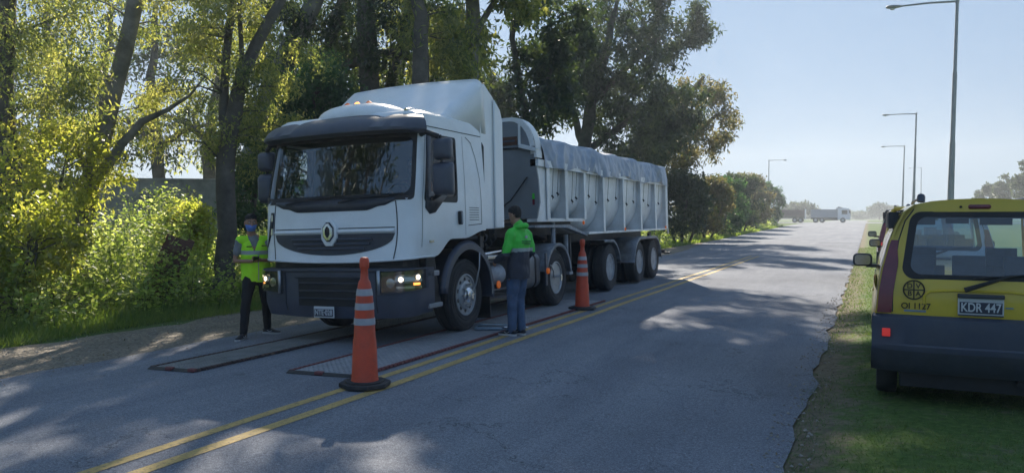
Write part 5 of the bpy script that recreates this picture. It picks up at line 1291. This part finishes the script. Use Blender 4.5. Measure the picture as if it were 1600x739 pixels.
def tree(name, label, trunks, env, leaf='leaf_gum', bark='bark', per=110, cr=.75, ll=.20, lw=.055, seed=1, droop=.7, group=None, base=None, cat='tree', flat=.8, shade=True, twig=.014):
    """trunks: [[(point, radius), ...]] the first starts on the ground; env: [(centre, radii, clusters)]"""
    g = np.random.default_rng(seed); rr = random.Random(seed)
    base = Vector(base if base is not None else trunks[0][0][0])
    t_ = thing(name, label, cat, base, (0, 0, 0), group)
    wood = MB(); nodes = []
    for tr in trunks:
        pts, rs = [], []
        for i in range(len(tr) - 1):
            (a, ra), (b_, rb) = tr[i], tr[i + 1]; a = Vector(a); b_ = Vector(b_); k = max(2, int((b_ - a).length / .7))
            for j in range(k):
                f_ = j / k; q = a.lerp(b_, f_)
                if j: q += Vector((rr.gauss(0, 1), rr.gauss(0, 1), 0)) * min(.05, ra * .25)
                pts.append(q - base); rs.append(lerp(ra, rb, f_) * rr.uniform(.94, 1.06))
        pts.append(Vector(tr[-1][0]) - base); rs.append(tr[-1][1])
        wood.tube(pts, rs, 10 if rs[0] > .09 else 7)
        for q, r_ in list(zip(pts, rs))[len(pts) // 4:]: nodes.append((q, r_))
    cl = []
    for (c, rad, n) in env:
        c = np.array(Vector(c) - base); d_ = rand_dirs(g, n); u = g.uniform(.25, 1, n) ** .5
        cl += [c + d_[i] * np.array(rad) * u[i] for i in range(n)]
    npos = np.array([tuple(q) for q, _ in nodes]); nrad = np.array([r_ for _, r_ in nodes])
    dist = [np.min(np.linalg.norm(npos - c, axis=1)) for c in cl]; order = np.argsort(dist); twigs = []
    for i in order:
        c = cl[i]; dv = c - npos; dd = np.linalg.norm(dv, axis=1); cost = dd + .55 * np.maximum(0, -dv[:, 2]) + .02 / (nrad + .01)
        k = int(np.argmin(cost)); a = Vector(npos[k]); L = dd[k]; r0 = min(nrad[k] * .6, .012 + .014 * L); b_ = Vector(c)
        side = Vector((rr.gauss(0, 1), rr.gauss(0, 1), rr.gauss(0, .4))) * .13 * L; up = Vector((0, 0, .16 * L))
        P_ = []
        for j in range(6):
            f_ = j / 5; q = a.lerp(b_, f_) + (side + up) * math.sin(math.pi * f_) * .7 + Vector((rr.gauss(0, 1), rr.gauss(0, 1), rr.gauss(0, 1))) * .02 * L * (0 < j < 5); P_.append(q)
        rs = [lerp(r0, twig * .5, (j / 5) ** .7) for j in range(6)]
        wood.tube(P_, rs, 5, cap=False)
        npos = np.vstack([npos, [tuple(q) for q in P_[2:]]]); nrad = np.concatenate([nrad, rs[2:]])
        twigs.append((P_[3], P_[5]))
    wood.build('trunk', bark, t_, smooth=60)
    # leaves
    Ps = []
    for (p3, p5) in twigs:
        k = int(per * g.uniform(.55, 1.35)); c = np.array(p5); rad = cr * g.uniform(.6, 1.25)
        q = g.normal(size=(k, 3)); q = q / np.linalg.norm(q, axis=1)[:, None] * (g.uniform(0, 1, k) ** .45)[:, None]
        q = q * rad * np.array([1, 1, flat]); Ps.append(q + c)
        k2 = k // 4; f_ = g.uniform(0, 1, k2)[:, None]; Ps.append(np.array(p3) * (1 - f_) + c * f_ + g.normal(size=(k2, 3)) * .18)
    P_ = np.vstack(Ps); n = len(P_)
    D = rand_dirs(g, n); D[:, 2] -= droop * 1.6 * g.uniform(.2, 1.2, n); D = unit(D); S = unit(np.cross(D, rand_dirs(g, n)))
    leafmesh('crown', P_, D, S, ll * g.uniform(.6, 1.3, n), lw * g.uniform(.7, 1.3, n), leaf, t_)
    return t_
def ptr(Z, pts, drop=True):
    """trunk given as photo pixels (x, y, diameter in px) at depth Z, with its foot on the ground"""
    out = []
    for (x, y, dpx) in pts: out.append((at(x, y, Z), dpx / 1200 * Z / 2))
    if drop:
        p0, r0 = out[0]; out = [(Vector((p0.x, p0.y, -.25)), r0 * 1.35), (Vector((p0.x, p0.y, .25)), r0 * 1.1)] + [q for q in out if q[0].z > .3]
    return out
def E_(px, py, Z, rx, ry_, rz, n): return (at(px, py, Z), (rx, ry_, rz), n)

gtrees = 'tall gum trees beside the road'
tree('gum_tree', 'dark trunk at the left edge of the photo', [ptr(15, [(2, 430, 38), (4, 200, 36), (8, 0, 32), (14, -200, 24), (20, -420, 12)])],
     [E_(30, -250, 15, 3.2, 3.2, 2.6, 18), E_(60, 90, 14.5, 1.0, 1.2, 1.6, 12), E_(40, 20, 15, 1.4, 1.2, .8, 12)], leaf='leaf_gum', seed=11, group=gtrees, per=230, cr=.6, ll=.12, lw=.036)
tree('gum_tree', 'pale leaning trunk that forks to the right, left of the man in the yellow vest',
     [ptr(17, [(122, 420, 34), (132, 330, 33), (146, 270, 32), (168, 180, 29), (195, 80, 26), (212, 0, 24), (232, -120, 20), (236, -320, 13), (250, -460, 8)]),
      ptr(17, [(146, 285, 17), (165, 262, 16), (190, 225, 14), (222, 190, 11), (262, 172, 7), (296, 150, 4), (322, 118, 2)], False),
      ptr(17, [(142, 290, 10), (125, 240, 9), (105, 205, 6)], False)],
     [E_(80, 240, 17, 1.3, 1.5, 1.3, 15), E_(190, 110, 17.5, 1.6, 1.5, 1.4, 8), E_(235, -200, 17, 3.8, 3.6, 3.2, 22), E_(60, 160, 17, 1.4, 1.4, 1.4, 9), E_(120, 50, 17.5, 1.8, 1.6, 1.0, 10)], bark='bark_pale', seed=12, group=gtrees, per=230, cr=.62, ll=.12, lw=.036)
tree('gum_tree', 'dark twin-stemmed trunk right behind the man in the yellow vest',
     [ptr(17, [(350, 420, 31), (352, 300, 30), (357, 215, 28), (372, 145, 21), (398, 75, 18), (440, 0, 15), (470, -130, 11), (480, -300, 7)]),
      ptr(17, [(356, 220, 18), (350, 150, 14), (356, 60, 12), (370, -50, 10), (372, -240, 6)], False), ptr(17, [(372, 140, 11), (378, 90, 8), (374, 20, 7), (380, -60, 5)], False)],
     [E_(310, 90, 17, 1.6, 1.5, 2.2, 22), E_(290, 190, 17, 1.2, 1.4, 1.1, 6), E_(400, 200, 17.5, .9, 1.2, 1.2, 12), E_(430, -200, 17, 3.4, 3.4, 3.0, 10), E_(340, 20, 17, 1.6, 1.4, 1.0, 18), E_(440, 100, 18, 1.0, 1.2, .8, 8)], leaf='leaf_gum', seed=13, group=gtrees, per=230, cr=.55, ll=.11, lw=.034)
tree('gum_tree', 'thick grey trunk leaning to the right above the far corner of the cab',
     [ptr(24, [(372, 360, 36), (388, 260, 36), (405, 190, 36), (440, 105, 33), (492, 0, 28), (530, -120, 20), (545, -240, 10)])],
     [E_(520, -150, 24, 4.2, 4, 3.5, 8), E_(470, 70, 24.5, 1.6, 1.6, 1.0, 14), E_(420, 20, 24, 1.4, 1.4, 1.2, 14)], leaf='leaf_dark', bark='bark_pale', seed=14, group=gtrees, per=120, cr=.8, ll=.24)
tree('gum_tree', 'slim dark trunk between the leaning grey trunk and the twin dark trunks over the cab',
     [ptr(26, [(490, 320, 26), (500, 180, 25), (508, 110, 24), (522, 50, 20), (556, -60, 16), (570, -200, 9)])],
     [E_(560, -130, 26, 3.4, 3.4, 2.8, 6), E_(530, 60, 26, 1.6, 1.6, 1.3, 16)], leaf='leaf_dark', seed=15, group=gtrees, per=110, cr=.8, ll=.24)
tree('gum_tree', 'thick dark trunk directly over the roof markers of the cab',
     [ptr(24, [(582, 330, 34), (580, 170, 31), (574, 70, 31), (568, -60, 26), (560, -250, 14)]), ptr(24, [(578, 95, 18), (545, 100, 16), (520, 118, 12), (500, 112, 7)], False), ptr(24, [(580, 85, 14), (612, 82, 12), (650, 95, 7)], False)],
     [E_(570, 40, 24, 2.0, 1.8, 1.5, 20), E_(600, 110, 24.5, 1.5, 1.5, .9, 12), E_(560, -170, 24, 4, 4, 3.2, 9)], leaf='leaf_dark', seed=16, group=gtrees, per=130, cr=.7, ll=.22)
tree('gum_tree', 'thin bent trunk between two dark trunks over the cab roof',
     [ptr(26, [(598, 300, 15), (603, 170, 15), (612, 125, 15), (630, 62, 14), (638, 0, 14), (642, -120, 9)])],
     [E_(650, -60, 26, 2, 2, 2.4, 22), E_(620, 20, 26.5, 1.2, 1.2, 1.4, 10)], seed=17, group=gtrees, per=100, cr=.7, ll=.22)
tree('gum_tree', 'straight dark trunk over the front of the roof deflector',
     [ptr(22, [(658, 330, 28), (657, 135, 27), (656, 60, 26), (650, 0, 21), (644, -150, 15), (640, -330, 9)])],
     [E_(740, -240, 22, 3, 4, 3.4, 34), E_(685, 50, 23, 1.3, 1.3, 1.7, 22), E_(690, 110, 23, .9, 1, .8, 9)], leaf='leaf_gum', seed=18, group=gtrees, per=120, cr=.7, ll=.22)
tree('gum_tree', 'tall straight trunk behind the deflector rear edge with one thin branch to the right',
     [ptr(27, [(735, 330, 26), (737, 120, 24), (739, 50, 23), (738, 0, 21), (742, -180, 15), (745, -380, 8)]), ptr(27, [(745, 52, 11), (762, 20, 10), (785, -18, 8), (815, -70, 5)], False)],
     [E_(745, -230, 27, 4.6, 5.6, 3.8, 110), E_(865, -340, 28, 3.2, 3.6, 2.4, 60), E_(712, 60, 27.5, 1.0, 1.2, 1.6, 16), E_(800, -60, 27, 2.4, 2.2, 2.0, 24)], leaf='leaf_gum', bark='bark_pale', seed=19, group=gtrees, per=140, cr=.8, ll=.30, lw=.115)
tree('gum_tree', 'light twiggy tree filling the gap left of the biggest tree, above the trailer front',
     [ptr(38, [(830, 330, 16), (826, 200, 14), (812, 130, 11), (800, 60, 9), (810, -60, 7), (820, -220, 5)]), ptr(38, [(826, 190, 9), (850, 140, 8), (866, 90, 6)], False)],
     [E_(815, 160, 38, 2.6, 2.6, 2.2, 34), E_(860, 40, 38, 2.4, 2.4, 2.2, 26), E_(880, 110, 38, 1.6, 2.0, 2.2, 16), E_(828, -150, 35, 5.0, 5.2, 3.2, 130)], leaf='leaf_dark', seed=20, group=gtrees, per=130, cr=.85, ll=.32, lw=.13)
tree('gum_tree', 'biggest tree with a broad ragged crown standing over the trailer',
     [ptr(50, [(900, 345, 28), (908, 260, 24), (915, 215, 21), (930, 130, 17), (952, 60, 13), (962, 15, 7), (966, -15, 3)]),
      ptr(50, [(912, 230, 12), (890, 160, 10), (868, 100, 7)], False), ptr(50, [(925, 160, 12), (975, 110, 10), (1030, 60, 7)], False), ptr(50, [(912, 240, 12), (980, 190, 9), (1040, 150, 6)], False)],
     [E_(960, 85, 50, 4.4, 4.2, 3.1, 80), E_(1060, 45, 50, 2.6, 2.6, 1.6, 26), E_(1000, 170, 50, 4.2, 3.6, 2.6, 70), E_(880, 120, 50, 2.6, 2.6, 2.8, 34), E_(950, 5, 50, 4.2, 3.8, .9, 22), E_(1010, 235, 50, 3.6, 3, 1.4, 30)], leaf='leaf_dark', seed=21, group=gtrees, per=135, cr=1.0, ll=.34, lw=.11)
tree('gum_tree', 'open twiggy tree with sparse russet leaves at the right end of the grove',
     [ptr(56, [(1020, 345, 18), (1030, 260, 15), (1050, 200, 11), (1075, 150, 8), (1100, 120, 5)]), ptr(56, [(1036, 240, 9), (1080, 215, 8), (1120, 180, 5)], False)],
     [E_(1085, 170, 56, 2.6, 2.4, 2.3, 40), E_(1060, 225, 56, 3.6, 3, 2.0, 44), E_(1125, 205, 56, 1.5, 1.4, 1.6, 14), E_(1030, 240, 56, 3, 3, 2, 24)], leaf='leaf_brown', seed=22, group=gtrees, per=90, cr=.85, ll=.34, lw=.11)
# dense green trees and background grove
gb = 'trees at the back of the grove'
tree('leafy_tree', 'dense green bushy tree just left of the cab sun visor', [ptr(21, [(480, 400, 14), (486, 230, 10), (490, 150, 6)])], [E_(492, 150, 21, 1.1, 1.1, 1.1, 40), E_(520, 190, 21, .8, .9, .8, 18), E_(455, 205, 21, .9, .9, .8, 16), E_(430, 270, 20.5, .8, .9, 1.4, 16)], leaf='leaf_green', seed=31, per=170, cr=.5, ll=.15, lw=.05, droop=.3)
tree('leafy_tree', 'small green tree between the twin-stemmed trunk and the cab mirrors', [ptr(19, [(395, 420, 10), (398, 300, 8), (402, 230, 5)])], [E_(398, 230, 19, .55, .8, 1.0, 18), E_(392, 310, 19, .5, .8, .9, 14)], leaf='leaf_green', seed=32, per=150, cr=.42, ll=.14, lw=.05, droop=.4)
bgs = [(70, 36, 'dark broad tree behind the wall, nearest the left edge', -1), (245, 38, 'dark spreading tree behind the wall between the two nearest trunks', 0), (330, 44, 'dark tree behind the wall left of the twin-stemmed trunk', 1), (455, 36, 'dark tree behind the leaning grey trunk', 2), (545, 42, 'dark tree behind the green bushy tree', 3), (625, 38, 'dark tree far behind the cab roof', 4), (700, 44, 'dark tree behind the roof deflector', 5), (160, 44, 'dark tree behind the wall and the pale leaning trunk', 6)]
for px, Z, lab, k in bgs:
    g_ = random.Random(50 + k); sp_ = 3.2 + g_.uniform(-.4, .8)
    h0 = g_.uniform(150, 210)
    tree('grove_tree', lab, [ptr(Z, [(px, 330, 22), (px + g_.uniform(-8, 8), 230, 19), (px + g_.uniform(-20, 20), 120, 13), (px + g_.uniform(-30, 30), 10, 8)]), ptr(Z, [(px, 235, 12), (px + 40, 205, 9), (px + 80, 195, 5)], False), ptr(Z, [(px, 225, 12), (px - 45, 190, 8), (px - 75, 180, 5)], False)],
         [E_(px, h0, Z, sp_, 2.6, 1.9, 30), E_(px, 248, Z, sp_ * .9, 1.8, .7, 9), E_(px + g_.uniform(-30, 30), h0 - 90, Z, sp_ * .9, 2.6, 1.7, 22), E_(px + g_.uniform(-30, 30), 10, Z, sp_ * .9, 2.8, 1.8, 13)], leaf=('leaf_dark', 'leaf_gum', 'leaf_dark')[k % 3], seed=60 + k, group=gb, per=52 if k < 3 else 44, cr=.9, ll=.32, lw=.10)
gy = 'yellow-lit shrubs left of the pale trunk'
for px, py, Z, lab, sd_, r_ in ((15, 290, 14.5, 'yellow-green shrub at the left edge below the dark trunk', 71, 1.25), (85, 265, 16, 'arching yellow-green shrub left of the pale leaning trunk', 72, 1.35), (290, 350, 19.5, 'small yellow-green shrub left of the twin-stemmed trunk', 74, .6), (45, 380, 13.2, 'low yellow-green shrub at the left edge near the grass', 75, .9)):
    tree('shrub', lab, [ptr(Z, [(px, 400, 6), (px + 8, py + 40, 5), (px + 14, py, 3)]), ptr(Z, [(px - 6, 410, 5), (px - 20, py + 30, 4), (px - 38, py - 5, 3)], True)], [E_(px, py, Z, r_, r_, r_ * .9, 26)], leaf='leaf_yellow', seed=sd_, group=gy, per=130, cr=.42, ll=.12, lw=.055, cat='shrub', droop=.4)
# bushes at the end of the grove
ge_ = 'row of bushes at the end of the grove'
hb_ = [(1065, 52, 268, 'tall dark bush touching the rear of the trailer'), (1100, 60, 272, 'second bush from the trailer, dark and dense'), (1130, 68, 278, 'third bush from the trailer, with yellowish tips'), (1154, 79, 270, 'fourth bush from the trailer, the twiggiest top'), (1175, 92, 272, 'second last bush of the row towards the far lorry'), (1192, 108, 284, 'last bush of the row next to the far lorry')]
for k, (px, Z, ytop, lab) in enumerate(hb_):
    X = Z * (math.cos(YAW) * (px - 800) / 1200 - math.sin(YAW)); sc_ = Z / 60; zt = 1.64 + (340 - ytop) / 1200 * Z; zc = zt * .52
    p0 = at(px, 340, Z); c = Vector((p0.x, p0.y, zc))
    tree('bush', lab, [[(Vector((p0.x, p0.y, -.2)), .12), (Vector((p0.x + .3, p0.y, zc)), .07), (Vector((p0.x + .5, p0.y, zt * .9)), .03)], [(Vector((p0.x - .4, p0.y, -.2)), .1), (Vector((p0.x - 1.4, p0.y, zc * 1.2)), .04)], [(Vector((p0.x + .4, p0.y + .4, -.2)), .1), (Vector((p0.x + 1.6, p0.y, zc * 1.2)), .04)]],
         [(c, (2.1 * sc_ ** .5, 2.4, zt * .46), 62), (Vector((p0.x, p0.y, zt * .85)), (1.8 * sc_ ** .5, 1.6, zt * .13), 16)], leaf=('leaf_dark', 'leaf_brown', 'leaf_green')[k % 3], seed=80 + k, group=ge_, per=125, cr=.72, ll=.26 * sc_ ** .4, lw=.12 * sc_ ** .4, cat='bush', droop=.3)
# far trees
def fartree(px, Z, ytop, wpx, lab, seed):
    p0 = at(px, 340, Z); zt = 1.64 + (340 - ytop) / 1200 * Z; r_ = wpx / 1200 * Z / 2; b0 = .4
    tree('far_tree', lab, [[(Vector((p0.x, p0.y, b0)), .3), (Vector((p0.x, p0.y, zt * .5)), .22), (Vector((p0.x + .5, p0.y, zt * .85)), .1)]],
         [(Vector((p0.x, p0.y, zt * .62)), (r_, r_ * .8, zt * .30), 46)], leaf='leaf_dark', seed=seed, per=70, cr=r_ * .26, ll=.9 * Z / 250, lw=.5 * Z / 250, group='far trees in the haze', droop=.2)
for a in ((1374, 330, 318, 34, 'rounded grey tree on the horizon left of the second parked van', 91), (1398, 330, 322, 30, 'low hazy tree just right of the rounded grey one', 92), (1345, 380, 331, 26, 'smallest hazy tree on the horizon right of the far lorry', 93), (1250, 230, 314, 50, 'pale tree rising behind the far dark red trailer', 94),
          (1545, 150, 283, 44, 'hazy tree at the right, shortest, behind the van roof', 95), (1578, 140, 268, 50, 'hazy tree at the right, between the shortest and the tallest', 96), (1612, 120, 242, 60, 'hazy tallest tree at the right edge of the photo', 97)): fartree(*a)
g = np.random.default_rng(5); n = 9000
px_ = g.uniform(1180, 1420, n); Zf = g.uniform(470, 520, n); top = (5 + 3.2 * np.sin(px_ * .11) + 2 * np.sin(px_ * .31)) / 1200 * Zf
PP = np.array([tuple(at(a, 340, z)) for a, z in zip(px_, Zf)]); PP[:, 2] = .4 + g.uniform(0, 1, n) ** .7 * (1.3 + top)
D = rand_dirs(g, n); S = unit(np.cross(D, rand_dirs(g, n)))
tag(leafmesh('far_wood', PP, D, S, np.full(n, 2.2), np.full(n, 1.5), 'leaf_dark'), kind='stuff')

# wall behind the grove
wl_ = thing('concrete_wall', 'long weathered grey concrete wall behind the grove', 'wall', tuple(at(110, 340, 33)[:2]) + (-.2,), (0, 0, 0))
p0, p1 = at(60, 340, 32), at(640, 340, 35); dd = (p1 - p0).normalized(); ang = math.atan2(dd.y, dd.x); L = (p1 - p0).length; wl_.location = (p0.x, p0.y, -.2); wl_.rotation_euler = (0, 0, ang)
b = MB(); b.bx(0, L, 0, .16, 0, 3.42); b.build('wall_panels', 'concrete', wl_)
b = MB()
for x in lin(0, L, 9): b.bx(x - .09, x + .09, -.05, 0, 0, 3.47)
b.bx(0, L, -.03, .19, 3.42, 3.52); b.build('wall_posts', 'concrete', wl_, bevel=.01)
sg = thing('rusty_drum', 'rusty brown curved steel sheet standing in the weeds under the pale trunk', 'scrap', tuple(at(238, 400, 16.0)[:2]) + (-.1,), (R(6), R(22), R(50)))
b = MB(); b.loft([[(.30 * math.cos(a), .30 * math.sin(a), z) for a in lin(R(-150), R(60), 16)] for z in (0, .7, 1.45)], False); b.build('drum_shell', 'rust', sg, solid=.01)
b = MB()
for z in (.35, .75, 1.15): b.tube([(.305 * math.cos(a), .305 * math.sin(a), z) for a in lin(R(-150), R(60), 16)], .012, 5)
b.build('drum_rib', 'rust', sg)

# undergrowth: leafy weeds (nobody could count them)
def plants(name, n, xf, hf, leaves, mat, seed, sz=(.05, .10), stem=True):
    g = np.random.default_rng(seed); Pl, Dl, Sl, Ll, Wl = [], [], [], [], []; sm = MB()
    for i in range(n):
        x, y = xf(g); h = hf(x, y, g); z0 = zg(x, y); tip = np.array([g.normal() * .16 * h, g.normal() * .16 * h, h]); k = max(8, int(leaves * h * g.uniform(.7, 1.3)))
        f_ = g.uniform(.12, 1, k) ** .75; base = np.array([x, y, z0]) + tip * f_[:, None] * np.array([1, 1, 1]); a = g.uniform(0, 2 * np.pi, k)
        outw = np.stack([np.cos(a), np.sin(a), g.normal(.1, .35, k)], 1); spread = (.05 + .20 * h * (1.05 - f_) ** .6 * g.uniform(.3, 1, k))[:, None]
        Pl.append(base + outw * spread); D = unit(outw + g.normal(size=(k, 3)) * .35); Dl.append(D); Sl.append(unit(np.cross(D, np.array([0, 0, 1.0]) + g.normal(size=(k, 3)) * .45)))
        s_ = g.uniform(*sz, k) * (1.2 - .35 * f_); Ll.append(s_ * 1.3); Wl.append(s_ * .85)
        if stem and g.uniform() < .55: sm.tube([(x, y, z0 - .05), (x + tip[0] * .5, y + tip[1] * .5, z0 + h * .5), (x + tip[0], y + tip[1], z0 + h)], [.008, .006, .003], 3, cap=False)
    o = leafmesh(name, np.vstack(Pl), np.vstack(Dl), np.vstack(Sl), np.concatenate(Ll), np.concatenate(Wl), mat); tag(o, kind='stuff')
    if stem: tag(sm.build(name + '_stems', 'stem', smooth=0), kind='stuff')
def xf1(g):
    while True:
        y = g.uniform(-1, 34); x = -11.7 - 9 * g.uniform() ** 1.5
        if g.uniform() < 1.0: return x, y
def hf1(x, y, g):
    d_ = -11.3 - x; return (.35 + 1.55 * min(1, d_ / 3.0) ** .8) * g.uniform(.55, 1.15) * (1 + .25 * math.sin(y * 1.3 + x))
plants('undergrowth', 1900, xf1, hf1, 52, 'weed', 3)
def xf2(g): return -11.1 - 5.5 * g.uniform(), g.uniform(34, 110)
plants('undergrowth', 420, xf2, lambda x, y, g: g.uniform(.3, 1.0) * (1 + .25 * (-11 - x)), 40, 'weed', 4, (.12, .2), False)
def grassm(name, n, fx, hr, mat, seed, wd=(.006, .012), lean=.5):
    g = np.random.default_rng(seed); xy = np.array([fx(g) for _ in range(n)]); z = np.array([zg(a, b_) for a, b_ in xy]); P_ = np.column_stack([xy, z - .01])
    D = np.column_stack([g.normal(0, lean, n), g.normal(0, lean, n), np.ones(n)]); D = unit(D); a = g.uniform(0, 2 * np.pi, n); S = unit(np.cross(D, np.stack([np.cos(a), np.sin(a), a * 0], 1)))
    tag(leafmesh(name, P_, D, S, np.array([hr(p_[0], p_[1], g) for p_ in xy]), g.uniform(*wd, n)*1.0, mat), kind='stuff')
def gx1(g):
    y = g.uniform(1, 32); return -10.85 - .25 * g.uniform() - 1.9 * g.uniform() ** 1.6 - .2 * math.sin(y * .9), y
grassm('tall_grass', 42000, gx1, lambda x, y, g: g.uniform(.08, .20) + .22 * min(1, max(0, -11.0 - x)) * g.uniform(.3, 1.3), 'grass', 8, (.008, .016))
def gx2(g): return -10.75 - 2.2 * g.uniform() ** 1.5, g.uniform(32, 112)
grassm('tall_grass', 9000, gx2, lambda x, y, g: g.uniform(.12, .4), 'grass', 9, (.03, .06))
def gx3(g):
    while True:
        y = 1.5 + 11 * g.uniform() ** 1.3; x = -.58 + 3.6 * g.uniform()
        if math.sin(x * 3.1 + y * 1.3) + math.sin(x * 1.7 - y * 2.1 + 1) + .9 * g.uniform(-1, 1) > -.9 + 1.3 * max(0, .1 - x): return x, y
grassm('verge_grass', 60000, gx3, lambda x, y, g: g.uniform(.018, .055) * (1 + .7 * (g.uniform() < .06)), 'verge_grass', 10, (.003, .006), .8)
def gx4(g): return -.48 + 5.5 * g.uniform() ** 1.2, g.uniform(12, 48)
grassm('verge_grass', 34000, gx4, lambda x, y, g: g.uniform(.03, .09), 'verge_grass', 12, (.008, .016), .8)

# ------------------------------------------------------------------ haze
HAZE = .0015
b = MB(); b.bx(-420, 300, -60, 560, -1.3, 45); hz = b.build('haze', 'seam', None, smooth=0)
m = bpy.data.materials.new('haze_air'); m.use_nodes = True; t = m.node_tree; t.nodes.remove(t.nodes['Principled BSDF'])
pv = N(t, 'ShaderNodeVolumePrincipled'); pv.inputs['Density'].default_value = HAZE; pv.inputs['Color'].default_value = (.60, .66, .71, 1); pv.inputs['Anisotropy'].default_value = .35
t.links.new(pv.outputs[0], t.nodes['Material Output'].inputs['Volume']); hz.data.materials.clear(); hz.data.materials.append(m); tag(hz, kind='stuff')
# the grove goes on to the left of the photograph (it shows as reflections in the windscreen)
gr_ = 'trees of the grove left of the photographer'
k_ = 0
for (x, y, h, lab) in ((-14, -1.5, 12, 'gum tree left of the photographer nearest the road'), (-17.5, -5, 14, 'gum tree left of the photographer, second row'), (-20, .5, 13, 'gum tree left of the photographer, furthest from the road'), (-15.5, -9, 13, 'gum tree left of the photographer, last of the grove')):
    k_ += 1
    tree('gum_tree', lab, [[(Vector((x, y, -.2)), .28), (Vector((x + .3, y, h * .35)), .22), (Vector((x - .2, y + .2, h * .7)), .13), (Vector((x, y, h * .95)), .05)], [(Vector((x + .2, y, h * .3)), .13), (Vector((x + 1.8, y + .5, h * .6)), .07)]],
         [(Vector((x, y, h * .68)), (2.4, 2.4, h * .26), 34)], leaf='leaf_dark', seed=110 + k_, group=gr_, per=60, cr=.9, ll=.34, lw=.12)
# leaf litter and pebbles on the shoulder and along the road edges
g = np.random.default_rng(21); n = 3600; x = np.where(g.uniform(size=n) < .72, -8.0 - 2.9 * g.uniform(size=n) ** .8, np.where(g.uniform(size=n) < .93, -.35 - .35 * g.uniform(size=n) ** 2, -8 + 7.4 * g.uniform(size=n)))
y = 2 + 26 * g.uniform(size=n) ** 1.4; z = np.array([zroad(a, b_) + .012 for a, b_ in zip(x, y)])
D = rand_dirs(g, n); D[:, 2] = np.abs(D[:, 2]) * .25; D = unit(D); S = unit(np.cross(D, np.array([0, 0, 1.0]) + g.normal(size=(n, 3)) * .25))
M['litter'] = leafm('dry_leaves', [(.10, .06, .03), (.16, .11, .05), (.07, .055, .035)], [(.05, .04, .02), (.08, .06, .02), (.04, .03, .02)], tmix=.15)
tag(leafmesh('leaf_litter', np.column_stack([x, y, z]), D, S, g.uniform(.02, .055, n), g.uniform(.008, .016, n), 'litter'), kind='stuff')
b = MB(); rs_ = random.Random(4)
for i in range(1500):
    x = rs_.choice([-8.6 - 2.2 * rs_.random() ** .7, -8.3 - 2.4 * rs_.random(), -.3 - .45 * rs_.random()]); y = 2 + 16 * rs_.random() ** 1.3; r_ = rs_.uniform(.006, .022); z = zroad(x, y) + .01; a = rs_.random() * 6.28
    pts = [(x + r_ * math.cos(a + k * 1.571) * rs_.uniform(.7, 1.2), y + r_ * math.sin(a + k * 1.571) * rs_.uniform(.7, 1.2), z) for k in range(4)]
    b.add(pts + [(x + rs_.uniform(-.3, .3) * r_, y + rs_.uniform(-.3, .3) * r_, z + r_ * .8)], [(0, 1, 4), (1, 2, 4), (2, 3, 4), (3, 0, 4)])
M['pebble'] = pm('pebble_stone', (.26, .24, .21), .9, 0, .4, 8)
tag(b.build('pebbles', 'pebble', smooth=0), kind='stuff')
